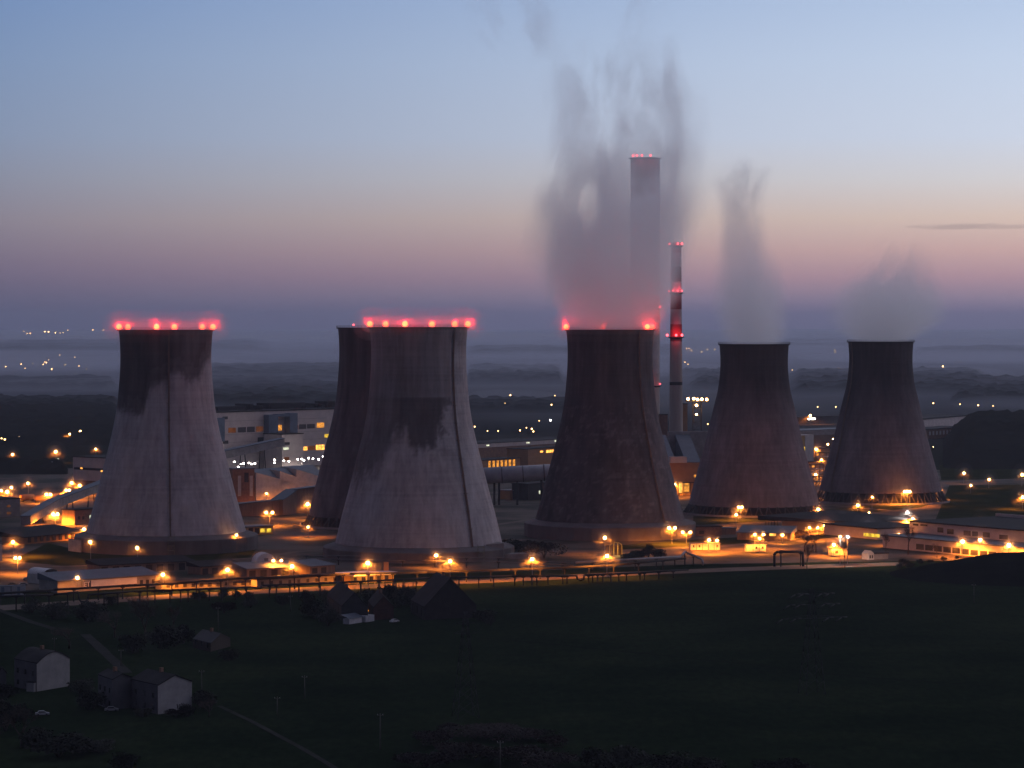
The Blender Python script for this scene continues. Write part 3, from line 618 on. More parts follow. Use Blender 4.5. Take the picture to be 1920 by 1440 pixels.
# front left
bs_, l = B('storage_hall', 'long storage hall with a blue-grey roof and a white sign board reading ET', 'building', (108, 1112), (300, 1099))
MB().box(0, 0, 0, l, 16, 5.6).build('wall', M['wall_grey'], bs_)
MB().add([(-.6, -1, 5.6), (l+.6, -1, 5.6), (l+.6, 16.5, 8.2), (-.6, 16.5, 8.2), (-.6, -1, 5.2), (l+.6, -1, 5.2), (l+.6, 16.5, 5.2), (-.6, 16.5, 5.2)], [(0, 1, 2, 3), (0, 4, 5, 1), (1, 5, 6, 2), (2, 6, 7, 3), (3, 7, 4, 0)]).build('roof', M['blue_roof'], bs_)
s0, z0 = onw(bs_, 152, 1104); s1, z1 = onw(bs_, 256, 1091)
sg = MB().box(s0+5.2, -.35, 1.9, s1, -.05, 4.9).build('sign', M['signwhite'], bs_)
MB().box(s0+.4, -.35, 1.3, s0+5.1, -.05, 5.1).build('logo_panel', M['signdark'], sg)
def letters(parent, x, z, h, t, m):
    b = MB(); w = h*.62; k = h*.17
    b.box(x, t, z, x+k, t+.12, z+h); 
    for zz in (z, z+h/2-k/2, z+h-k): b.box(x+k, t, zz, x+w, t+.12, zz+k)
    x2 = x+w*1.12; b.box(x2, t, z+h-k, x2+w*1.1, t+.12, z+h).box(x2+w*.55-k/2, t, z, x2+w*.55+k/2, t+.12, z+h-k)
    X0, X1, Z0, Z1 = x-h*.3, x2+w*1.35, z-h*.3, z+h*1.3
    b.box(X0, t, Z0, X1, t+.12, Z0+k*.8).box(X0, t, Z0+k*.8, X0+k*.8, t+.12, Z1-k*.8).box(X0, t, Z1-k*.8, X1, t+.12, Z1)
    b.build('lettering', m, parent)
letters(sg, s0+1.3, 2.1, 2.25, -.5, M['signwhite'])
for i in range(6): s = l*(.62+i*.06); MB().box(s, -.12, 1.2, s+1.6, .1, 3.4).build('window', M['glass_dark'], bs_)
r, l = B('tent', 'white round-topped tarpaulin tent open at the front, left of the blue-grey hall', 'tent', (81, 1096), (111, 1094))
arc = [(l/2+l/2*math.cos(math.pi*k/12), 4.5+2.6*math.sin(math.pi*k/12)) for k in range(13)]
mb = MB(); n = 13
for yy in (0, 14): mb.v += [(x, yy, z) for x, z in arc]
mb.f = [(k, k+1, n+k+1, n+k) for k in range(12)]+[tuple(range(2*n-1, n-1, -1))]; mb.m = [0]*13; mb.sm = [True]*13
mb.build('canopy', M['tent'], r); MB().box(0, 0, 0, .2, 14, 4.5).box(l-.2, 0, 0, l, 14, 4.5).build('wall', M['wall_pale'], r); MB().box(2, 3, 0, 4, 6, 1.6).box(4.4, 4, 0, 6, 7, 2.4).build('stored_crates', M['orange_wall'], r)
for (xa, xb, yb, lab) in [(-10, 20, 1120, 'pale blue-grey container cut by the left edge'), (22, 48, 1119, 'pale blue-grey container second from the left edge')]:
    r, l = B('container', lab, 'container', (xa, yb), (xb, yb-1), 'containers at the left edge'); MB().box(0, 0, .2, l, 3, 4.8).build('body', M['pipe_pale'], r); MB().box(-.1, -.1, 4.8, l+.1, 3.1, 5).build('roof', M['blue_roof'], r); MB().box(l*.4, -.08, .4, l*.6, .05, 4.4).build('door', M['blue_sheet'], r)
r, l = B('barrack', 'long low pale barrack with small square windows, right of the blue-grey hall behind the pipes', 'building', (303, 1107), (480, 1100))
MB().box(0, 0, 0, l, 9, 3.4).build('wall', M['post'], r); MB().box(-.5, -.8, 3.4, l+.5, 9.5, 3.9).build('roof', M['dark_roof'], r)
for i in range(11): s = l*(.05+i*.088); MB().box(s, -.1, 1.1, s+1.7, .1, 2.6).build('window', M['glass_dark'], r)
r, l = B('barrack', 'low pale barrack with tall roofline, between the single lamps in front of the pale tower', 'building', (482, 1102), (660, 1091))
MB().box(0, 0, 0, l, 9, 3.6).build('wall', M['post'], r); MB().box(-.5, -.8, 3.6, l+.5, 9.5, 4.1).build('roof', M['dark_roof'], r)
for i in range(10): s = l*(.04+i*.095); MB().box(s, -.1, 1.1, s+1.5, .1, 2.7).build('window', M['glass_dark'], r)
for (xa, ya, xb, yb, d, hh, m, lab) in [(186, 1077, 364, 1068, 14, 4.5, 'dark_roof', 'long black flat roofed shed in front of the leftmost tower'),
    (376, 1078, 455, 1072, 10, 4, 'dark_roof', 'short black roofed shed with rubble beside it, between two lamps'),
    (463, 1084, 580, 1078, 14, 4.5, 'blue_roof', 'blue-grey roofed garage row in front of the two pale towers'), (582, 1082, 628, 1078, 14, 5.2, 'blue_roof', 'pale blue roofed garage at the right end of its row')]:
    r, l = B('shed', lab, 'shed', (xa, ya), (xb, yb)); MB().box(0, 0, 0, l, d, hh).build('wall', M['brown_sheet'], r)
    MB().add([(-.5, -.8, hh), (l+.5, -.8, hh), (l+.5, d+.5, hh+2), (-.5, d+.5, hh+2), (-.5, -.8, hh-.3), (l+.5, -.8, hh-.3), (l+.5, d+.5, hh-.3), (-.5, d+.5, hh-.3)], [(0, 1, 2, 3), (0, 4, 5, 1), (1, 5, 6, 2), (2, 6, 7, 3), (3, 7, 4, 0)]).build('roof', M[m], r)
    for i in range(int(l/6)): MB().box(1.2+i*6, -.1, .1, 4.6+i*6, .1, hh-1).build('door', M['glass_dark'], r)
tn, l = B('store_tent', 'pale domed tent on the dark yard between the two pale towers', 'tent', (480, 1058), (518, 1057))
arc = [(l/2+l/2*math.cos(math.pi*k/12), 5.5*math.sin(math.pi*k/12)) for k in range(13)]
mb = MB(); mb.v = [(x, yy, z) for yy in (0, 10) for x, z in arc]; mb.f = [(k, k+1, n+k+1, n+k) for k in range(12)]+[tuple(range(n)), tuple(range(2*n-1, n-1, -1))]; mb.m = [0]*14; mb.sm = [True]*12+[False]*2
mb.build('canopy', M['tent'], tn); MB().box(l*.4, -.1, 0, l*.6, .1, 3).build('door', M['wall_grey'], tn)
# lit gatehouse / canopy in front of tower 2
gh, l = B('gatehouse', 'brightly lit orange gatehouse with a flat canopy in front of the pale tower', 'building', (660, 1096), (750, 1090))
MB().box(l*.05, 3, 0, l*.95, 12, 3.6).build('wall', M['yellow_wall'], gh); MB().box(-1, -3, 4.1, l*.62, 12.5, 4.9).build('roof', M['tent'], gh); MB().box(l*.63, -1, 3.7, l+1, 12.5, 4.3).build('roof', M['tent'], gh)
for i in range(4): MB().box(l*.04+i*l*.18, -2.6, 0, l*.04+i*l*.18+.35, -2.2, 4.1).build('column', M['post'], gh)
for i in range(5): s = l*(.12+i*.16); MB().box(s, 2.85, 1, s+2, 3.1, 2.9).build('window', M['window_dim' if i % 2 else 'glass_dark'], gh)
point(gh, (l*.3, -1.5, 3.6), 1500, (1, .42, .08)); point(gh, (l*.8, -4, 3.4), 1000, (1, .42, .08))
sp_ = T('sign_pylon', 'orange lit sign pylon standing behind the lit gatehouse canopy', 'sign', G(724, 1087)); MB().box(-.2, -.2, 0, .2, .2, 4).build('post', M['post'], sp_); MB().box(-1.2, -.3, 4, 1.2, .3, 8.5).build('board', M['orange_wall'], sp_)
# glazed cabin
gc, l = B('glazed_cabin', 'arched yellow lit glazed cabin below the dark mottled tower', 'cabin', (1143, 1046), (1166, 1045))
w = l
fr = MB()
for k in range(9):
    a0 = math.pi*k/9; a1 = math.pi*(k+1)/9
    fr.tube((w/2-w/2*math.cos(a0), 0, 6+2*math.sin(a0)), (w/2-w/2*math.cos(a1), 0, 6+2*math.sin(a1)), .25, .25, 5)
for f in (0, .33, .66, 1): fr.box(w*f-.22, -.2, 0, w*f+.22, .2, 6+(1.8 if 0 < f < 1 else 0))
fr.build('frame', M['yellow_wall'], gc); MB().box(0, .3, 0, w, 4, 6.2).build('glazing', M['window_dim'], gc); MB().box(-3, -1.2, 0, w+.5, -.3, 1.1).build('plinth', M['wall_pale'], gc)
point(gc, (w/2, -3, 4), 900, (1, .55, .08))
# white cabins
for (xa, xb, yb, k, lab) in [(1295, 1350, 1032, 5, 'row of white site cabins, the longer of the two lit rows'), (1400, 1436, 1035, 3, 'shorter row of white site cabins lit orange, right of the longer row')]:
    r, l = B('site_cabins', lab, 'cabin', (xa, yb), (xb, yb-.5), 'white site cabins'); MB().box(0, 0, .2, l, 4, 3.6).build('wall', M['white'], r); MB().box(-.3, -.3, 3.6, l+.3, 4.3, 3.85).build('roof', M['wall_grey'], r)
    for i in range(1, k): MB().box(l*i/k-.12, -.1, .2, l*i/k+.12, .05, 3.6).build('joint', M['brown_sheet'], r)
    for i in ((0, 1, 4) if k == 5 else (1, 2)): MB().box(l*(i+.35)/k, -.09, 1.6, l*(i+.65)/k, .05, 2.9).build('window', M['glass_dark'], r)
r, l = B('kiosk', 'small orange lit kiosk beside the bare posts in the right yard', 'kiosk', (1560, 1042), (1589, 1041)); MB().box(0, 0, 0, l, 4, 3.9).build('wall', M['wall_pale'], r); MB().box(-.4, -.6, 3.9, l+.4, 4.4, 4.2).build('roof', M['dark_roof'], r); MB().box(l*.2, -.1, 1.2, l*.4, .1, 2.8).build('window', M['glass_dark'], r)
r, l = B('small_house', 'small pale gabled house at the edge of the right yard', 'house', (1628, 1050), (1652, 1049)); MB().prism([(0, 0), (l*.45, 0), (l*.45, 3.4), (l*.22, 4.8), (0, 3.4)], 0, 6).build('wall', M['wall_pale'], r); MB().box(l*.46, .5, 0, l*1.6, 6, 3).build('wing', M['wall_grey'], r); MB().box(l*.45, .2, 3, l*1.65, 6.3, 3.4).build('roof', M['dark_roof'], r); MB().box(l*.1, -.08, .8, l*.2, .05, 2.4).box(l*.27, -.08, .8, l*.36, .05, 2.4).build('window', M['glass_dark'], r)
# right long works building
rb, l = B('works_building', 'long two-tier white works building with dark windows, right foreground of the plant', 'building', (1655, 1027), (1960, 1056))
h1 = 6.6; h2 = 13.1
MB().box(0, 0, 0, l, 24, h1).build('wall', M['wall_white'], rb); MB().box(-.4, -1, h1, l+.4, 24, h1+.6).build('roof', M['blue_roof'], rb)
ofs = onw(rb, 1705, 985, 24)[0]
MB().box(ofs, 24.05, 0, l, 90, h2).build('wall', M['wall_white'], rb); MB().box(ofs-.5, 23, h2, l+.5, 90, h2+.7).build('roof', M['dark_roof'], rb)
MB().box(ofs, 88, h2+.7, l, 89, h2+2.4).build('parapet', M['wall_white'], rb)
win(rb, [(1718+i*17, 1020+i*1.8, 1732+i*17, 1031+i*1.8) for i in range(11)], 'glass_dark')
win(rb, [(1758, 989, 1769, 999), (1776, 992, 1788, 1002), (1807, 995, 1820, 1005), (1823, 996.5, 1834, 1006), (1843, 998, 1856, 1008), (1874, 1003, 1890, 1012), (1726, 983, 1739, 987), (1712, 982, 1722, 986)], 'glass_dark', t=24.05)
r, l = B('hall', 'broad dark roofed hall with a bright flood lamp at its gable, behind the works building', 'building', (1545, 1002), (1645, 1012))
MB().box(0, 0, 0, l, 22, 6).build('wall', M['wall_white'], r); MB().prism([(-.5, 6), (l+.5, 6), (l+.5, 6.6), (-.5, 6.6)], -1, 40).build('roof', M['dark_roof'], r); win(r, [(1620, 1000.5, 1649, 1008)], 'window_yellow', proud=.3)
r, l = B('hall', 'wide hall with a black pitched roof running back behind the bare tree', 'building', (1620, 1001), (1722, 992))
MB().box(0, 0, 0, l, 60, 6.5).build('wall', M['wall_white'], r)
MB().add([(-.6, -1, 6.5), (l+.6, -1, 6.5), (l+.6, 62, 9), (-.6-20, 62, 9), (-.6, -1, 6.2), (l+.6, -1, 6.2), (l+.6, 62, 6.2), (-20.6, 62, 6.2)], [(0, 1, 2, 3), (0, 4, 5, 1), (1, 5, 6, 2), (2, 6, 7, 3), (3, 7, 4, 0)]).build('roof', M['dark_roof'], r)
r, l = B('depot', 'low depot with a pale blue roof and glowing bays, left of the orange bare tree', 'building', (1382, 1012), (1482, 1014))
MB().box(0, 0, 0, l, 14, 4.4).build('wall', M['brown_sheet'], r); MB().add([(-.5, -1.5, 4.4), (l+.5, -1.5, 4.4), (l+.5, 18, 7.2), (-.5, 18, 7.2), (-.5, -1.5, 4), (l+.5, -1.5, 4), (l+.5, 18, 4), (-.5, 18, 4)], [(0, 1, 2, 3), (0, 4, 5, 1), (1, 5, 6, 2), (2, 6, 7, 3), (3, 7, 4, 0)]).build('roof', M['blue_roof'], r)
win(r, [(1443, 1000, 1455, 1005), (1463, 1001, 1470, 1005)], 'window_bright', 'door')
r, l = B('workshop', 'dark jumbled workshop behind the longer row of white cabins', 'building', (1305, 1005), (1385, 1003)); MB().box(0, 0, 0, l*.6, 12, 5).build('wall', M['brick'], r); MB().box(-.4, -.6, 5, l*.62, 12.5, 5.6).build('roof', M['dark_roof'], r); MB().box(l*.63, 4, 0, l, 12, 3.6).build('wing', M['brown_sheet'], r); MB().box(l*.62, 3.6, 3.6, l+.4, 12.4, 4).build('roof', M['blue_roof'], r); MB().box(2, -.1, 1, 5, .1, 3).build('window', M['glass_dark'], r)
r, l = B('block', 'concrete ramp block at the right foot of the pale tower in front', 'block', (905, 1050), (945, 1049)); MB().add([(0, 0, 0), (l, 0, 0), (l, 12, 0), (0, 12, 0), (l*.2, 0, 8), (l, 0, 8.5), (l, 12, 8.5), (l*.2, 12, 8)], [(0, 1, 5, 4), (1, 2, 6, 5), (2, 3, 7, 6), (3, 0, 4, 7), (4, 5, 6, 7)]).build('body', M['wall_grey'], r); MB().box(l, 2, 0, l+14, 10, 2.6).build('step', M['wall_grey'], r)
# ------------------------------------------------------------ pipelines along the road
def pipeline(label, pts, r, m, posts, group, base):
    """pts: (px x, px y of pipe, px y of its ground line)"""
    P = []
    for (x, yp, yb) in pts:
        g0 = G(x, yb); P.append(Vector((g0.x, g0.y, (W(x, yp, g0.y)).z)))
    o = Vector((P[0].x, P[0].y, 0)); root = T('pipeline', label, 'pipeline', o, 0, group); mb = MB()
    for a, b in zip(P, P[1:]): mb.tube(a-o, b-o, r, r, 10).sphere(b-o, r, 10, 6)
    mb.build('pipe', M[m], root)
    xs = [p[0] for p in pts]
    for xp in posts:
        for (a, pa), (b, pb) in zip(zip(pts, P), zip(pts[1:], P[1:])):
            if a[0] <= xp <= b[0] and b[0] > a[0]:
                q = pa.lerp(pb, (xp-a[0])/(b[0]-a[0]))-o
                MB().box(q.x-.28, q.y-.28, 0, q.x+.28, q.y+.28, q.z-r).box(q.x-.9, q.y-.3, q.z-r-.35, q.x-.28, q.y+.3, q.z-r).box(q.x+.28, q.y-.3, q.z-r-.35, q.x+.9, q.y+.3, q.z-r).build('support', M['black'], root); break
    return root
gp = 'elevated pipelines along the road'
pipeline('thin dark pipeline on posts with U-bends, lowest pipe along the lit road', [(-20, 1119, 1148), (100, 1115, 1142), (146, 1110, 1140), (148, 1122, 1140), (152, 1128, 1140), (160, 1128, 1140), (165, 1124, 1139), (166, 1115, 1139), (250, 1109, 1133), (470, 1101, 1124), (488, 1103, 1123), (491, 1098, 1122), (640, 1092, 1116), (806, 1084, 1108), (960, 1080, 1099), (1081, 1079.5, 1094), (1083, 1086, 1094), (1088, 1088.5, 1094), (1094, 1086, 1094), (1096, 1078, 1093), (1200, 1074, 1088), (1290, 1068, 1082)],
         .42, 'black', [30, 62, 92, 127, 195, 221, 262, 290, 318, 338, 352, 373, 392, 415, 442, 462, 505, 518, 543, 560, 600, 640, 676, 710, 742, 780, 820, 860, 897, 925, 965, 981, 997, 1006, 1027, 1055, 1063, 1104, 1111, 1120, 1130, 1145, 1160, 1174, 1200, 1208, 1235, 1262], gp, 0)
pipeline('thicker pipeline on trestles running above and behind the lowest pipe', [(-20, 1114, 1136), (100, 1106, 1130), (225, 1099, 1124), (330, 1094, 1117), (425, 1086, 1110), (560, 1080, 1104), (655, 1076, 1099), (800, 1073, 1094), (955, 1068, 1089), (1135, 1061, 1080), (1285, 1047, 1066)],
         .5, 'black', list(range(0, 1280, 46)), gp, 0)
pipeline('pale pipe bundle sloping down from the steel gantry below the dark mottled tower', [(1080, 1055, 1070), (1276, 1044, 1062), (1284, 1034, 1060), (1316, 1049, 1060), (1318, 1058, 1060)], .6, 'pipe_pale', [1110, 1150, 1190, 1230, 1265, 1284, 1300], gp, 0)
pipeline('black pipe bridge shaped like a goalpost over the yard road', [(1452, 1062, 1063), (1452, 1040, 1063), (1455, 1036, 1063), (1460, 1034.5, 1063), (1500, 1034.5, 1062), (1505, 1037, 1062), (1506, 1062, 1062)], .65, 'black', [1464, 1501], gp, 0)
for (pts, lab) in (([(556, 1041, 1052), (760, 1044, 1056), (930, 1046, 1060), (1075, 1056, 1068)], 'thin pipe on low posts, upper of two at the pale front tower'), ([(556, 1047, 1058), (760, 1051, 1062), (930, 1053, 1066), (1075, 1060, 1072)], 'thin pipe on low posts, lower of two at the pale front tower')):
    pipeline(lab, pts, .22, 'pipe', list(range(575, 1070, 60)), 'pipes at the foot of the pale front tower', 0)
# ------------------------------------------------------------ lamps
def lamp_parts():
    p = MB().tube((0, 0, 0), (0, 0, 1), .16, .10, 6).mesh('pole', M['steel'])
    a1 = MB().tube((0, 0, -.9), (0, -1.2, -.55), .08, .07, 5).box(-.35, -1.6, -.62, .35, -.7, -.45).mesh('arm', M['steel'])
    for k_ in ('sodium', 'whitelamp'):
        nt_ = M[k_].node_tree; N_ = nt_.nodes; e_ = [n for n in N_ if n.type == 'EMISSION'][0]; tr_ = N_.new('ShaderNodeBsdfTransparent'); mx_ = N_.new('ShaderNodeAddShader')
        tr_.inputs['Color'].default_value = (.6, .6, .6, 1); nt_.links.new(e_.outputs[0], mx_.inputs[0]); nt_.links.new(tr_.outputs[0], mx_.inputs[1]); nt_.links.new(mx_.outputs[0], N_['Material Output'].inputs['Surface'])
    gl = MB().sphere((0, 0, 0), .72, 12, 8, sz=.9).mesh('lamp_globe', M['sodium'])
    gw = MB().sphere((0, 0, 0), .72, 12, 8, sz=.85).mesh('lamp_globe', M['whitelamp'])
    return p, a1, gl, gw
pm, am, gl, gw = lamp_parts()
SOD = (1, .25, .02)
LP = 80000
# light distribution of a street luminaire: wide downward wings, a little upward
VA = [(0, .40), (20, .46), (35, .60), (50, .85), (60, 1.0), (67, .9), (72, .5), (78, .18), (90, .03), (110, .02), (180, .02)]
IES = bpy.data.texts.new('luminaire_distribution')
IES.write('IESNA:LM-63-2002\nTILT=NONE\n1 1000 14.15 %d 1 1 2 0 0 0\n1 1 100\n%s\n0\n%s\n' % (len(VA), ' '.join('%g' % a for a, _ in VA), ' '.join('%g' % b for _, b in VA)))
def mk(name, me, parent, loc, sc=(1, 1, 1)):
    o = bpy.data.objects.new(name, me); COL.objects.link(o); o.parent = parent; o.location = loc; o.scale = sc; return o
def street_lamp(x, yh, yb, label, heads=((0, 0),), col='o', power=1.0, size=1.0, group=None, mist=True):
    if yb is None:
        hgt = 9.0; d = (CZ-hgt)*F/(yh-H0); g0 = W(x, yh, d*cp if False else d); g0 = Vector((g0.x, g0.y, 0))
    else: g0 = G(x, yb)
    hgt = W(x, yh, g0.y).z
    r = T('street_lamp', label, 'street lamp', g0, 0, group)
    mk('pole', pm, r, (0, 0, 0), (1, 1, hgt-.9 if len(heads) == 1 else hgt-.6))
    for (dx, dz) in heads:
        mdx = dx/F*g0.y
        if abs(mdx) > .1: MB().tube((0, 0, hgt-.65), (mdx, 0, hgt-.6), .08, .08, 5).build('arm', M['steel'], r)
        else: mk('arm', am, r, (0, 0, hgt))
        gx = (mdx, 0 if abs(mdx) > .1 else -1.2, hgt+dz)
        mk('lamp_globe', gl if col == 'o' else gw, r, gx, (size,)*3)
        lc = SOD if col == 'o' else (1, .85, .75)
        pl = bpy.data.lights.new('lamp_light', 'POINT'); pl.energy = LP*(.14+.86*power)/len(heads)**.5; pl.color = lc; pl.shadow_soft_size = .3
        pl.use_nodes = True; lt = pl.node_tree; em = [n for n in lt.nodes if n.type == 'EMISSION'][0]
        ie = lt.nodes.new('ShaderNodeTexIES'); ie.mode = 'INTERNAL'; ie.ies = IES; ie.inputs['Strength'].default_value = 1.0; lt.links.new(ie.outputs['Fac'], em.inputs['Strength'])
        po = bpy.data.objects.new('lamp_light', pl); COL.objects.link(po); po.parent = r; po.location = gx
        if mist: HALO_MIST.append((g0+Vector(gx)+Vector((0, 0, .5)), 5.5*size))
    return r
g1 = 'street lamps of the power plant'
S2 = ((-4, 0), (4, 0)); S2n = ((-3, 0), (3, 0))
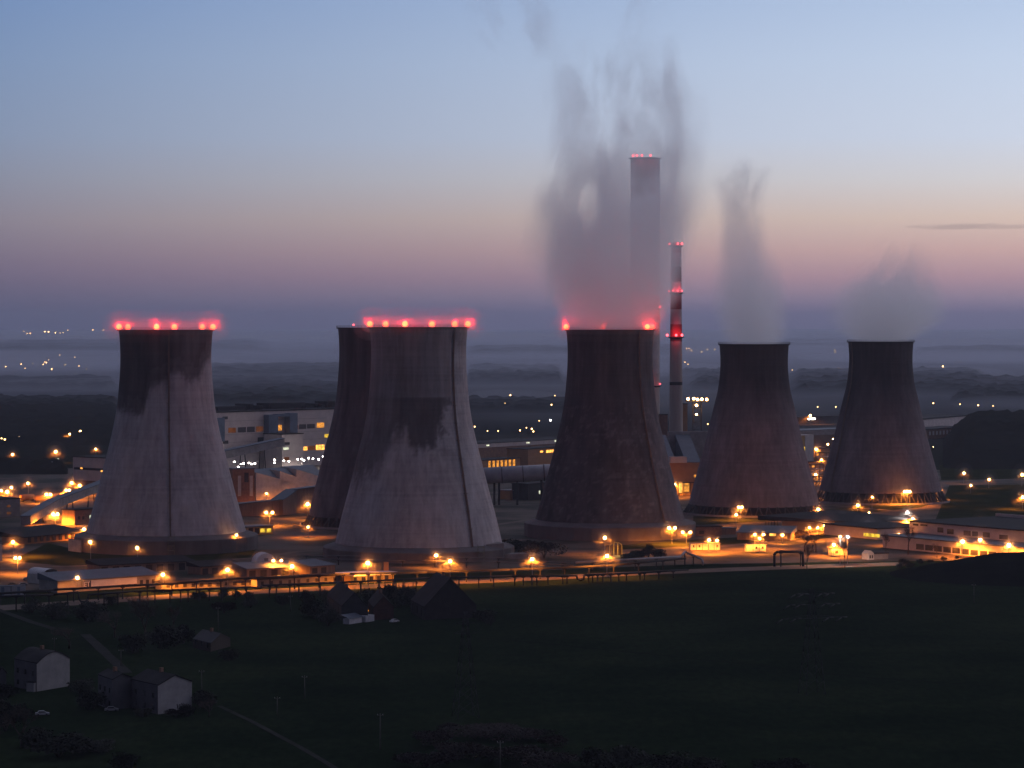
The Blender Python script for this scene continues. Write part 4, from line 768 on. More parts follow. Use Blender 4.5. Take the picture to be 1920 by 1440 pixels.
LAMPS = [
 (170, 1016, 1052, 'single lamp on the lawn below the left side of the leftmost tower', ((0, 0),), 'o', .5, 1),
 (258, 1027, 1053, 'single lamp on the lawn below the middle of the leftmost tower', ((0, 0),), 'o', .5, 1),
 (444, 1003, 1035, 'single lamp at the right foot of the leftmost tower', ((0, 0),), 'o', .3, .85),
 (33, 1046, 1076, 'double headed lamp beside the orange forecourt at the left edge', S2, 'o', 1.2, .9),
 (146, 1083, 1113, 'lamp in front of the blue-grey hall beside its ET sign', ((0, 0),), 'o', .05, 1),
 (306, 1077, 1110, 'roadside lamp at the right end of the blue-grey hall', ((0, 0),), 'o', 2.6, 1),
 (427, 1068, 1103, 'roadside lamp above the long low barrack', ((0, 0),), 'o', 2.6, 1.1),
 (548, 1061, 1096, 'roadside lamp in front of the garage row', ((0, 0),), 'o', 2.6, 1),
 (690, 1055, 1099, 'roadside lamp above the lit gatehouse canopy', ((0, 0),), 'o', 3.0, 1.1),
 (818, 1041, 1064, 'lamp below the pale front tower, left of a nearer lamp', ((0, 0),), 'o', 1, 1.1),
 (844, 1052, 1096, 'roadside lamp above the big dark farmhouse roof', ((0, 0),), 'o', 2.6, 1.1),
 (998, 1048, 1091, 'roadside lamp between the pale tower and the glazed cabin', ((0, 0),), 'o', 2.6, 1.1),
 (1138, 1042, 1082, 'roadside lamp just below the glazed cabin', ((0, 0),), 'o', 2.4, 1.1),
 (1134, 1008, 1040, 'taller lamp just left of and above the glazed cabin', ((0, 0),), 'o', 1.4, 1.1),
 (1260, 990, 1020, 'double lamp at the right foot of the dark mottled tower', ((-5.5, 0), (5.5, 0)), 'o', 2.0, 1.05),
 (1287, 998, 1023, 'double lamp between the dark mottled tower and the long cabin row', ((-7, 0), (7, 0)), 'o', 1.6, .9),
 (1329, 1012, 1036, 'left one of two short lamps over the long cabin row', ((0, 0),), 'o', 2.0, .9),
 (1344, 1013, 1036, 'right one of two short lamps over the long cabin row', ((0, 0),), 'o', 2.0, .9),
 (1388, 951, 976, 'tall double lamp at the foot of the narrow steam tower', S2n, 'o', 1.6, 1.0),
 (1380, 965, 988, 'single lamp just below the tall double lamp of the narrow steam tower', ((0, 0),), 'o', 1.0, 1.0),
 (1520, 939, 960, 'lamp at the right foot of the narrow steam tower', ((0, 0),), 'o', .7, .85),
 (1534, 955, 977, 'larger lamp between the two smaller towers', ((0, 0),), 'o', 1.6, 1.2),
 (1533, 974, 990, 'small lamp right below the larger lamp between the smaller towers', ((0, 0),), 'o', .6, .8),
 (1548, 915, 935, 'lamp against the left foot of the rightmost tower', ((0, 0),), 'o', 1.4, 1.1),
 (1579, 968, 988, 'lamp over the dark hall roof, left of its neighbours', ((0, 0),), 'o', .8, .9),
 (1608, 947, 967, 'lamp on the curving road below the rightmost tower', ((0, 0),), 'o', 1.4, 1.15),
 (1635, 932, 955, 'small lamp under the columns of the rightmost tower', ((0, 0),), 'o', .6, .75),
 (1629, 961, 980, 'small lamp beside the curving road near the dark hall roof', ((0, 0),), 'o', .5, .7),
 (1701, 922, 949, 'triple headed lamp below the right side of the rightmost tower', ((-5, 0), (0, .3), (5, 0)), 'o', 1.6, 1.0),
 (1762, 917, 938, 'small lamp at the right foot of the rightmost tower', ((0, 0),), 'o', .5, .8),
 (1807, 887, 906, 'leftmost lamp on the road by the dark wood', ((0, 0),), 'o', .05, 1.2),
 (1854, 899, 916, 'second lamp along the road by the dark wood', ((0, 0),), 'o', .05, 1.1),
 (1820, 910, 925, 'dimmer lamp below the leftmost lamp by the dark wood', ((0, 0),), 'o', .05, .95),
 (1916, 890, 912, 'lamp on the wood road cut by the right edge, upper one', ((0, 0),), 'o', .05, 1.3),
 (1917, 932, 955, 'bright lamp at the right edge below the wood road', ((0, 0),), 'o', 1.8, 1.3),
 (1517, 989, 1012, 'left one of the pair of lamps in the orange bare tree', ((0, 0),), 'o', 1.6, .8),
 (1533, 989, 1012, 'right one of the pair of lamps in the orange bare tree', ((0, 0),), 'o', 1.6, .8),
 (1547, 985, 1001, 'large flood lamp over the gable of the dark roofed hall', ((0, 0),), 'o', 3.0, 1.4),
 (1563, 1021, 1043, 'lamp beside the small orange lit kiosk', ((0, 0),), 'o', 2.2, 1.1),
 (1575, 1006, 1058, 'lamp on the left bare post in the right yard', ((0, 0),), 'o', .9, .8),
 (1589, 1006, 1058, 'white lamp on the right bare post in the right yard', ((0, 0),), 'w', .6, .8),
 (1626, 984, 1000, 'large orange flood lamp at the corner of the black pitched hall', ((0, 0),), 'o', 3.0, 1.4),
 (1701, 960, 992, 'cool white lamp behind the crown of the big bare tree', ((0, 0),), 'w', .5, .9),
 (1711, 972, 994, 'lamp at the left end of the upper works roof', ((0, 0),), 'o', 1.8, .85),
 (1685, 1002, 1024, 'lamp in front of the lower works wall behind the bare tree', ((0, 0),), 'o', 2.2, 1.0),
 (1804, 1015, 1045, 'bright flood lamp washing the middle of the lower works wall', ((0, 0),), 'o', 3.2, 1.3),
 (1837, 1012, 1054, 'pole lamp in front of the lower works wall', ((0, 0),), 'o', 1.2, 1.2),
 (1891, 1022, 1054, 'bright lamp at the right end of the lower works wall', ((0, 0),), 'o', 3.0, 1.4),
 (1837, 979, 1000, 'small lamp on the upper works roof', ((0, 0),), 'o', .5, .85),
 (1415, 1002, 1030, 'left one of two lamps above the shorter cabin row', ((0, 0),), 'o', 1.4, .85),
 (1431, 1002, 1030, 'right one of two lamps above the shorter cabin row', ((0, 0),), 'o', 1.4, .85),
 (1424, 1009, 1036, 'lower lamp on a pole at the shorter cabin row', ((0, 0),), 'o', 1.6, .75),
 (1467, 1003, 1018, 'lamp at the right bay of the low depot', ((0, 0),), 'o', 1.0, .9),
 (53, 906, 932, 'lone lamp above the tank wagons near the left edge', ((0, 0),), 'o', 1.0, 1.1),
 (22, 914, 936, 'lamp above and right of the bright yellow shed at the left edge', ((0, 0),), 'o', 1.0, 1.0),
 (14, 922, 941, 'bright lamp on the bright yellow shed at the left edge', ((0, 0),), 'o', 1.8, 1.4),
 (3, 920, 940, 'lamp on the bright yellow shed cut by the left edge', ((0, 0),), 'o', 1.4, 1.1),
 (135, 905, 926, 'lamp at the left corner of the white switch house', ((0, 0),), 'o', 3.0, 1.1),
 (150, 910, 930, 'lamp just below the white switch house', ((0, 0),), 'o', 3.0, 1.2),
 (127, 919, 938, 'double lamp over the shorter tank wagon', S2n, 'o', 2.2, 1.0),
 (91, 927, 944, 'double lamp over the rounded tank wagon', ((-4, 0), (4, 0)), 'o', 2.4, 1.1),
 (92, 951, 972, 'flood lamp on the upper conveyor side near the left yard', ((0, 0),), 'o', 2.6, 1.5),
 (104, 964, 986, 'double lamp in front of the blue-grey conveyor', S2, 'o', 4.0, 1.2),
 (158, 992, 1012, 'lamp at the right end of the pale pilaster workshop', ((0, 0),), 'o', 1.2, 1.1),
 (25, 1016, 1045, 'single lamp on the orange forecourt at the left edge', ((0, 0),), 'o', 3.2, 1.0),
 (577, 945, 972, 'bright orange lamp at the left foot of the dark half hidden tower', ((0, 0),), 'o', 2.0, 1.4),
 (505, 961, 985, 'double lamp above the glowing yellow shed', ((-6, 0), (6, 0)), 'o', 2.0, 1.0),
 (578, 988, 1008, 'small lamp under the columns of the dark half hidden tower', ((0, 0),), 'o', 1.0, .8),
 (520, 1051, 1080, 'double lamp over the garage row', ((-7.5, 0), (7.5, 0)), 'o', .9, .8),
 (1265, 908, 932, 'lamp at the left end of the filter house door canopy', ((0, 0),), 'o', 2.2, 1.2),
 (1562, 823, 842, 'topmost lamp between the two smaller towers', ((0, 0),), 'o', .8, 1.0),
 (1552, 833, 852, 'second lamp from the top between the two smaller towers', ((0, 0),), 'o', 1.6, 1.25),
 (1530, 842, 858, 'bright lamp left of the second one between the two smaller towers', ((0, 0),), 'o', 2.2, 1.4),
 (1540, 862, 880, 'lamp over the brown flat shed between the two smaller towers', ((0, 0),), 'o', 2.0, 1.1),
 (1529, 890, 906, 'lowest lamp over the orange shed between the two smaller towers', ((0, 0),), 'o', 2.4, 1.3),
 (1519, 779, 796, 'bright far lamp on the dark warehouse between the two smaller towers', ((0, 0),), 'o', 1.6, 1.9),
 (105, 847, 868, 'far lamp over a pale hut, upper left of the white switch house', ((0, 0),), 'o', 1.0, 1.5),
 (24, 852, 868, 'far lamp near the left edge below the dark wood', ((0, 0),), 'o', .6, 1.1),
 (180, 842, 858, 'far lamp just left of the leftmost tower', ((0, 0),), 'o', .5, 1.1),
 (151, 809, 826, 'brightest lamp over the orange washed farm shed', ((0, 0),), 'o', 2.4, 1.7),
 (131, 814, 830, 'middle lamp over the orange washed farm shed', ((0, 0),), 'o', 2.4, 1.2),
 (116, 815, 830, 'left lamp over the orange washed farm shed', ((0, 0),), 'o', 2.0, .9),
 (500, 925, 946, 'small lamp added behind the brown gallery, lighting the first hopper', ((0, 0),), 'o', 1.2, .7),  # this and the next two are added to brighten the hopper faces
 (540, 918, 942, 'small lamp added behind the brown gallery, lighting the middle hopper', ((0, 0),), 'o', 1.2, .7),
 (584, 915, 938, 'small lamp added behind the brown gallery, lighting the last hopper', ((0, 0),), 'o', 1.2, .7),
 (490, 846, 875, 'flood lamp added under the inclined conveyor to warm the boiler house wall', ((0, 0),), 'o', 2.2, 1.6),  # extra lamp, added for warm light on the white wall
]
for a in LAMPS: street_lamp(a[0], a[1], a[2], 'orange '+a[3] if a[5] == 'o' and 'orange' not in a[3] else a[3], a[4], a[5], a[6], a[7], g1, mist=a[1] > 835)
YARDL = [(440, 866), (447, 875.5), (451, 870), (457, 869), (467, 868), (472, 870), (478, 869), (515, 862), (515, 867.5), (532.5, 864), (542, 865), (558.5, 861), (566, 860.5), (570, 863), (579, 859), (587, 860), (597.5, 861), (606, 856)]
for i, (x, y_) in enumerate(YARDL):
    street_lamp(x, y_, y_+21, 'white floodlight in the row on the yard below the boiler house', ((0, 0),), 'w', .12 if i % 2 else .05, 1.0, 'white floodlights below the boiler house', mist=False)
# far lamps
FAR = {
 'tiny pale lamp among the village lights on the far skyline at the left edge': [(57, 625.5, 1.7), (51, 625.5, 1.2), (84, 622, 1.3), (91, 622, 1.4), (104, 624, 1.4), (113, 624.5, .9), (118, 624, 1), (44, 621, .6), (127, 619, .5), (174, 619, .8), (194, 619, .6)],
 'tiny village lamp on the dark plain at the left edge, below the skyline lights': [(40, 683, 1.5), (11, 687, 1.1), (81, 683, 1.3), (84, 679, 1.2), (87, 680, 1.5), (91, 675, 1), (97, 692, 1.2), (122, 684, .8), (148, 686, 1), (47, 690, .9), (61, 682, .7), (112, 666, .6), (140, 670, .6), (162, 692, .6), (55, 745, .6)],
 'small lone lamp in the dark fields left of the leftmost tower': [(164, 751, 1.4), (107, 750, .8), (9, 824, 1.5), (3, 822, 1.2), (36, 819, .9)],
 'small lamp on the misty plain between the pale tower and the dark mottled tower': [(957, 741, 1.4), (947, 757, 1.1), (1040, 742, .9), (1034, 759, 1.2), (890, 800, 1.2), (914, 808, .9), (934, 808, .9), (975, 807, 1.3), (987, 802, .9), (997, 804, 1.5), (1000, 809, 1.4), (1011, 789, .7), (1032, 788, 1.5)],
 'tiny lamp on the plain between the slender chimney and the narrow steam tower': [(1287, 654, 1), (1292, 653, .8), (1297, 657, .8), (1316, 660, .8), (1326, 655, .8), (1340, 655, 1), (1335, 693, 1), (1342, 693, 1.1), (1284, 679, .9), (1290, 683, .9), (1327, 795, 1)],
 'tiny lamp on the plain seen between the two smaller towers': [(1485, 694, .7), (1500, 696, .8), (1515, 694, 1.2), (1532, 693, 1.1), (1541, 695, 1.2), (1550, 692, 1.2), (1573, 691, 1.2), (1537, 700, .8), (1565, 657, .9), (1566, 660.5, .8), (1511, 638, .6), (1533, 763, .9), (1567, 763, .9)],
 'tiny lamp on the misty plain right of the rightmost tower': [(1768, 687, 1.7), (1844, 710, .9), (1750, 756, 1.1), (1800, 758, .9), (1834, 760, 1.2), (1862, 761, .8), (1892, 641.5, 1.1), (1900, 642, 1.1), (1918, 641.5, 1.1), (1833, 652.5, 1.2), (1810, 652, .7), (1865, 651.5, .7), (1875, 643, .6), (1900, 651, .9), (1796, 640, .5), (1738, 829, 1.5), (1750, 838, .8)],
}
fm = {}
for lab, pts in FAR.items():
    for (x, y_, s) in pts:
        d = (CZ-8)*F/max(y_-H0, 5); p = W(x, y_, min(d, 30000)); gz = ground_z(p.x, p.y)
        if p.z < gz+4: p = W(x, y_, p.y*.9)
        rad = s*1.5/F*p.y*.62
        o = MB().tube((0, 0, min(gz-p.z, -4)), (0, 0, -rad*.6), .15, .15, 4).sphere((0, 0, 0), rad, 8, 5, mi=1).build('far_lamp', [M['black'], M['whitelamp' if (x, y_) == (1032, 788) else 'sodium_far']], None, p)
        tag(o, lab, 'lamp', lab.replace('tiny ', '').replace('small ', '').split(',')[0]+'s' if False else 'far lamps: '+lab[:40])
# ------------------------------------------------------------ foreground houses, farm
def house(label, a, b, depth, h, roofh, gm_, wm, rm, arch=False):
    r, l = B('house', label, 'house', a, b)
    n = 9 if arch else 2
    if arch: gab = [(0, 0), (depth, 0), (depth, h)]+[(depth*(1-k/8), h+roofh*math.sin(math.pi*k/8)) for k in range(1, 8)]+[(0, h)]
    else: gab = [(0, 0), (depth, 0), (depth, h), (depth/2, h+roofh), (0, h)]
    return r, l, gab
# house with arched roof (left edge): pale gable at its right end
r, l = B('house', 'two storey house with a curved black roof and pale end wall at the left edge', 'house', (22, 1293), (70, 1297))
gw_, _ = onw(r, 131, 1287); D = l
L2 = 14.5; a0 = G(70, 1297); b0 = G(131, 1286)
def block(label, A, Bp, C, h, rh, arch, m_g, m_s, m_r, extra=None, name='house'):
    """A,B: foot of the pale end wall; C: far left foot of the long wall that starts at A"""
    r = T(name, label, 'house', A, math.atan2((Bp-A).y, (Bp-A).x)); w = (Bp-A).length; L_ = (C-A).length
    inv = r.rotation_euler[2]; v = C-A; e = Vector((math.cos(inv), math.sin(inv), 0)); nn = Vector((-e.y, e.x, 0)); q = Vector((v.dot(e), v.dot(nn), 0))
    K = 10 if arch else 2
    top = [(w*k/K, h+(rh*math.sin(math.pi*k/K) if arch else rh*(1-abs(k/K*2-1)))) for k in range(K+1)]
    poly = [(0, 0), (w, 0)]+[(x, z) for x, z in reversed(top)]; n = len(poly)
    MB().add([(x, 0, z) for x, z in poly], [tuple(range(n))]).build('gable_wall', m_g, r); MB().add([(x+q.x, q.y, z) for x, z in poly], [tuple(range(n-1, -1, -1))]).build('gable_wall', m_s, r)
    MB().add([(0, 0, 0), (q.x, q.y, 0), (q.x, q.y, h), (0, 0, h)], [(0, 3, 2, 1)]).build('wall', m_s, r); MB().add([(w, 0, 0), (w+q.x, q.y, 0), (w+q.x, q.y, h), (w, 0, h)], [(0, 1, 2, 3)]).build('wall', m_s, r)
    rf = MB()
    for (x0, z0), (x1, z1) in zip(top, top[1:]):
        ov = q.normalized()*.4
        rf.add([(x0-ov.x, -ov.y, z0+.05), (x1-ov.x, -ov.y, z1+.05), (x1+q.x+ov.x, q.y+ov.y, z1+.05), (x0+q.x+ov.x, q.y+ov.y, z0+.05), (x0-ov.x, -ov.y, z0+.35), (x1-ov.x, -ov.y, z1+.35), (x1+q.x+ov.x, q.y+ov.y, z1+.35), (x0+q.x+ov.x, q.y+ov.y, z0+.35)], [(0, 3, 2, 1), (4, 5, 6, 7), (0, 1, 5, 4), (2, 3, 7, 6), (1, 2, 6, 5), (3, 0, 4, 7)])
    ro = rf.build('roof', m_r, r)
    p = q*.5; MB().box(w*.5+p.x-.5, p.y-.5, h+rh*.6, w*.5+p.x+.5, p.y+.5, h+rh+1.6).build('chimney_stack', M['brick'], ro)
    for k in range(3):
        for zz in ((1.2, 2.8), (h*.55, h*.55+1.6)):
            c = q*((k+.5)/3); d_ = q.normalized(); o_ = Vector((-d_.y, d_.x, 0)); 
            if o_.x > 0: o_ = -o_
            MB().add([c-d_*.8+Vector((0, 0, zz[0]))+o_*.06, c+d_*.8+Vector((0, 0, zz[0]))+o_*.06, c+d_*.8+Vector((0, 0, zz[1]))+o_*.06, c-d_*.8+Vector((0, 0, zz[1]))+o_*.06], [(0, 1, 2, 3)]).build('window', M['glass_dark'], r)
    return r
bpy.data.objects.remove(r)
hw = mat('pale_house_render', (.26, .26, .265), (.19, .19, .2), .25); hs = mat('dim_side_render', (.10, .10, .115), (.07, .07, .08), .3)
h1_ = block('house with a curved black roof and pale end wall at the left edge', G(69, 1297), G(131, 1286), G(27, 1288), 9.2, 3.0, True, hw, hs, M['dark_roof'])
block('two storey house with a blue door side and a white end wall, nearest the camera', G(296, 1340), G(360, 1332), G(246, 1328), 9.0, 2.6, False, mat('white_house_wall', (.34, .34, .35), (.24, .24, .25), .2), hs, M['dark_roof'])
block('darker house half behind the white walled one, with a flat sagging roof', G(210, 1332), G(248, 1327), G(184, 1322), 9.5, 1.5, False, hs, hs, M['dark_roof'])
block('low farm shed with a pale edge of roof standing in the dark field', G(395, 1222), G(432, 1212), G(362, 1214), 3.0, 2.6, False, M['bark'], M['bark'], mat('weathered_shed_roof', (.05, .046, .05), (.03, .028, .03), .3), name='farm_shed')
r, l = B('garden_shed', 'small white garden shed beside the curved roof house', 'shed', (53, 1296), (67, 1297)); MB().box(0, -1, 0, l, 1.5, 3).build('wall', hw, r); MB().box(-.2, -1.2, 3, l+.2, 1.7, 3.25).build('roof', M['dark_roof'], r)
block('small dark outhouse at the left edge beside the curved roof house', G(-6, 1292), G(12, 1290), G(-30, 1290), 5, 2, False, hs, hs, M['dark_roof'], name='outhouse')
dk = mat('dark_house_wall', (.035, .03, .03), (.022, .02, .02), .3)
block('big dark farmhouse with a steep roof beside the lit road', G(795, 1162), G(893, 1158), G(770, 1148), 5.0, 11.5, False, dk, dk, M['dark_roof'], name='farmhouse')
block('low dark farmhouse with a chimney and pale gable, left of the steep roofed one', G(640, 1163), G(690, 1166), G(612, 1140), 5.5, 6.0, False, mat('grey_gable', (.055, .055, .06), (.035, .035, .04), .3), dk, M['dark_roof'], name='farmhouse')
block('reddish brick barn between the two dark farmhouses', G(700, 1163), G(738, 1160), G(690, 1150), 5.0, 4.5, False, mat('red_barn', (.07, .03, .025), (.045, .02, .018), .4), dk, M['dark_roof'], name='barn')
r, l = B('conservatory', 'pale lean-to with a white front and two tiny amber lamps on the farmyard', 'shed', (655, 1171), (698, 1164))
MB().box(0, 0, 0, l*.55, 3, 2.2).box(l*.62, -1, 0, l, 2, 2.6).build('wall', mat('white_front', (.5, .5, .53), (.36, .36, .4), .4), r); MB().add([(-.3, -.5, 2.3), (l*.6, -.5, 2.3), (l*.6, 4, 3.8), (-.3, 4, 3.8)], [(0, 1, 2, 3)]).build('roof', M['blue_roof'], r)
for (x, y_) in ((673, 1141), (690, 1145)):
    s, z = onw(r, x, y_, 4.5); MB().box(s-.06, 4.4, 0, s+.06, 4.6, z-.3).sphere((s, 4.5, z), .38, 8, 5, mi=1).build('lamp', [M['black'], M['amber']], r)
def car(label, p, rz, m, group=None):
    r = T('parked_car', label, 'car', p, rz, group)
    MB().prism([(0, .35), (4.3, .35), (4.35, .8), (3.5, 1.0), (.1, .95)], -.85, .85).prism([(.7, .98), (3.4, 1.0), (2.7, 1.48), (1.1, 1.48)], -.75, .75).build('body', m, r)
    MB().prism([(.85, 1.02), (3.2, 1.02), (2.65, 1.42), (1.15, 1.42)], -.77, .77).build('window', M['glass_dark'], r)
    for wx in (.85, 3.4):
        for s in (-.86, .66): MB().tube((wx, s, .33), (wx, s+.2, .33), .33, .33, 12).build('wheel', M['black'], r)
    return r
wp = mat('white_car_paint', (.5, .5, .52), (.42, .42, .44), .5, rough=.35)
car('white car parked on the farmyard beside the dark barn', G(733, 1168), .9, wp)
car('blue-grey car parked in front of the darker house, left one', G(66, 1342), .25, M['pipe_pale']); car('grey car parked below the white walled house, right one', G(196, 1334), .2, M['car'])
car('dark car parked on the grass at the foot of the white end wall', G(310, 1337), .1, M['car'])
for i, (x, y_) in enumerate([(516, 1084.5), (552, 1085), (575, 1086), (595, 1085)]): car('parked car in front of the garage row under the double lamp', G(x, y_), .1*i, wp if i != 1 else M['car'], 'cars in front of the garage row')
for i, (x, y_) in enumerate([(14, 1098), (35, 1098), (42, 1088)]): car('car parked on the lit forecourt behind the left containers', G(x, y_), .2, M['orange_wall'] if i == 0 else M['car'], 'cars behind the left containers')
# ------------------------------------------------------------ poles and pylons
wood = mat('wooden_pole', (.14, .135, .125), (.09, .085, .08), .5, spec=.05)
for (x, yt, yb, lab) in [(102, 1194, 1222, 'pale wooden pole behind the curved roof house'), (378, 1255, 1306, 'pale wooden pole right of the white walled house'), (409, 1138, 1184, 'thin pole above the low farm shed'), (520, 1305, 1342, 'short pole in the dark field, left of a taller one'), (571, 1266, 1310, 'pole with a small cap in the middle of the left field'), (713, 1337, 1406, 'tallest pale pole at the bottom of the field'), (545, 1115, 1147, 'thin dark pole by the roadside bushes'), (227, 1216, 1250, 'pole at the end of the pale lane'), (938, 1388, 1442, 'pole among the reddish shrubs at the bottom'), (1826, 1094, 1130, 'thin pole on the dark mound')]:
    g0 = G(x, yb); h = W(x, yt, g0.y).z
    o = T('utility_pole', lab, 'pole', (g0.x, g0.y, ground_z(g0.x, g0.y)-.2)); MB().tube((0, 0, 0), (0, 0, h), .2, .14, 6).build('post', wood, o); MB().box(-.9, -.08, h-.7, .9, .08, h-.5).build('crossarm', wood, o)
    im = MB()
    for s in (-.75, .75): im.tube((s, 0, h-.5), (s, 0, h-.2), .07, .05, 5)
    im.build('insulator', M['white'], o)
for (x, yb) in ((1513, 1072), (1585, 1064), (1593, 1064)):
    pass
def pylon(label, x, yb, H, arms, m):
    g0 = G(x, yb); o = T('power_pylon', label, 'pylon', (g0.x, g0.y, ground_z(g0.x, g0.y)-.2), .3); b = MB(); n = 9
    wd = lambda z: 3.0*(1-z/H)**1.1+.45
    lv = [H*(1-(1-k/n)**1.25) for k in range(n+1)]
    for s, t in ((-1, -1), (1, -1), (1, 1), (-1, 1)):
        for z0, z1 in zip(lv, lv[1:]): b.tube((s*wd(z0), t*wd(z0), z0), (s*wd(z1), t*wd(z1), z1), .13, .13, 4)
    for z0, z1 in zip(lv, lv[1:]):
        for f in range(4):
            c = [(-1, -1), (1, -1), (1, 1), (-1, 1)]; p, q = c[f], c[(f+1) % 4]
            b.tube((p[0]*wd(z0), p[1]*wd(z0), z0), (q[0]*wd(z1), q[1]*wd(z1), z1), .06, .06, 3); b.tube((q[0]*wd(z0), q[1]*wd(z0), z0), (p[0]*wd(z1), p[1]*wd(z1), z1), .06, .06, 3)
    b.build('lattice', m, o)
    for (z, w_) in arms:
        a = MB(); 
        for s in (-1, 1):
            a.tube((0, -.4, z), (s*w_, 0, z+.2), .09, .07, 4).tube((0, .4, z), (s*w_, 0, z+.2), .09, .07, 4).tube((0, 0, z+1.3), (s*w_, 0, z+.2), .07, .07, 4)
        a.build('crossarm', m, o)
        for s in (-1, 1):
            for f in ((1,) if w_ < 5 else (.55, 1)):
                for t in (-1, 1):
                    if w_ < 5: continue
                    MB().tube((s*w_*f+t*.5, t*1.2, z+.1), (s*w_*f+t*4.6, t*6, z-.5), .22, .22, 6).build('insulator', M['black'], o)
pyl = mat('weathered_pylon_steel', (.055, .055, .058), (.035, .035, .038), .5, spec=.05)
pylon('grey lattice power pylon standing in the right field', 1522, 1300, 35, [(29.5, 8), (25, 10.5), (33, 6)], pyl)
pylon('slender lattice pylon in the field below the steep roofed farmhouse', 873, 1345, 33, [(29, 3), (26, 4)], pyl)
# ------------------------------------------------------------ vegetation
def bare_tree(seed, h, spread=1.0, dens=1.0):
    R = random.Random(seed); tr = MB(); br = MB()
    def grow(p, d, L_, r, lev):
        q = p+d*L_
        (tr if lev < 1 else br).tube(p, q, r, r*.68, 5 if lev < 2 else 3)
        if lev >= 5: return
        for k in range(R.choice((2, 3)) if lev else 3):
            a = R.uniform(0, 2*math.pi); ax = d.orthogonal().normalized(); ax2 = d.cross(ax); t = R.uniform(.3, .75)*spread
            nd = (d+(ax*math.cos(a)+ax2*math.sin(a))*t+Vector((0, 0, .12))).normalized()
            grow(p+d*L_*R.uniform(.7, 1), nd, L_*R.uniform(.62, .85), r*.58, lev+1)
    grow(Vector((0, 0, 0)), Vector((0, 0, 1)), h*.27, h*.022, 0)
    tt = br.v; 
    for _ in range(int(1400*dens)):
        p = Vector(R.choice(tt)); d = Vector((R.gauss(0, 1), R.gauss(0, 1), R.gauss(.5, 1))).normalized(); a = d.orthogonal().normalized()*h*.0022
        e = p+d*h*R.uniform(.04, .09); br.add([p-a, p+a, e], [(0, 1, 2)])
    return tr.mesh('trunk', M['bark']), br.mesh('crown', M['twig'])
def leaf_ball(seed, w, h, n, m, low=.0, q=.35):
    R = random.Random(seed); b = MB(); cl = []
    for _ in range(max(5, n//220)):
        a = R.uniform(0, 6.28); rr = R.uniform(0, .75)**.6; cl.append((Vector((math.cos(a)*rr*w/2, math.sin(a)*rr*w/2, h*R.uniform(.35+low, .8))), R.uniform(.22, .42)))
    for _ in range(n):
        c, s = R.choice(cl); v = Vector((R.gauss(0, 1), R.gauss(0, 1), R.gauss(0, 1))).normalized()*R.uniform(.5, 1.05)*s
        p = c+Vector((v.x*w, v.y*w, v.z*h*.85)); p.z = max(p.z, .02*h)
        u = Vector((R.gauss(0, 1), R.gauss(0, 1), R.gauss(0, 1))).normalized(); t = u.orthogonal().normalized()
        k = q*R.uniform(.6, 1.5); b.add([p-u*k, p+t*k*.6, p+u*k, p-t*k*.6], [(0, 1, 2, 3)])
    return b.mesh('crown', m)
def stemmesh(h, r, n=5):
    b = MB()
    for k in range(n):
        a = 6.28*k/n; b.tube((0, 0, 0), (math.cos(a)*h*.25, math.sin(a)*h*.25, h*.7), r, r*.4, 4)
    return b.mesh('trunk', M['bark'])
BT = [bare_tree(3, 12), bare_tree(9, 12, 1.15), bare_tree(21, 12, .85)]
def put(name, meshes, label, cat, x, yb, hpx, h0, group=None, wsc=1.0, rz=None, z=None):
    g0 = G(x, yb); s = hpx/F*g0.y/h0
    o = T(name, label, cat, (g0.x, g0.y, ground_z(g0.x, g0.y)-.1 if z is None else z), random.uniform(0, 6) if rz is None else rz, group); o.scale = (s*wsc, s*wsc, s)
    for nm, me in meshes: 
        c = bpy.data.objects.new(nm, me); COL.objects.link(c); c.parent = o
    return o
def tree(i, *a, **k): return put('bare_tree', (('trunk', BT[i][0]), ('crown', BT[i][1])), *a, **k)
gt = 'bare trees of the foreground'
for (i, lab, x, yb, hp_, wsc) in [(0, 'tall dark bare tree standing in front of the lit road at the ET hall', 272, 1205, 112, 1.1), (1, 'lower bare tree left of the tall one by the road', 215, 1195, 75, 1.3), (2, 'bare tree right of the tall one by the road', 325, 1185, 62, 1.2), (1, 'wide bare tree behind the curved roof house', 130, 1215, 60, 1.5), (2, 'big bare tree in front of the long works building', 1703, 1040, 68, .9), (0, 'thin bare tree left of the big one at the works building', 1661, 1040, 52, .6), (1, 'slim bare tree in front of the lower works wall', 1757, 1046, 40, .7), (0, 'orange lit bare tree beside the depot', 1508, 1034, 40, 1.4), (2, 'orange lit bare tree with two lamps in its crown', 1530, 1036, 44, 1.5), (1, 'thin leafless tree in the right yard, taller of the two', 1513, 1070, 76, .45), (2, 'thin leafless tree beside the kiosk posts', 1584, 1066, 64, .4), (0, 'bare tree beside the dark farmhouses, left of the low one', 612, 1150, 60, 1.0), (1, 'bare tree behind the reddish barn', 742, 1140, 48, 1.2), (2, 'bare tree over the left corner of the bottom meadow', 40, 1400, 95, 1.3), (0, 'bare tree at the bottom left corner', -8, 1440, 120, 1.2), (1, 'bare tree beside the white end wall', 392, 1345, 50, 1.3)]:
    tree(i, lab, 'tree', x, yb, hp_, 12, gt, wsc=wsc)
BU = [leaf_ball(5, 4, 3, 1600, M['leaf'], q=.16), leaf_ball(6, 5, 3, 1600, M['heath'], q=.16), leaf_ball(8, 4, 3.4, 1600, M['leaf'], q=.16)]
SM = stemmesh(3, .08)
def bush(i, label, x, yb, hpx, wsc=1.0, group=None): return put('bush', (('crown', BU[i]), ('stem', SM)), label, 'bush', x, yb, hpx, 3, group, wsc)
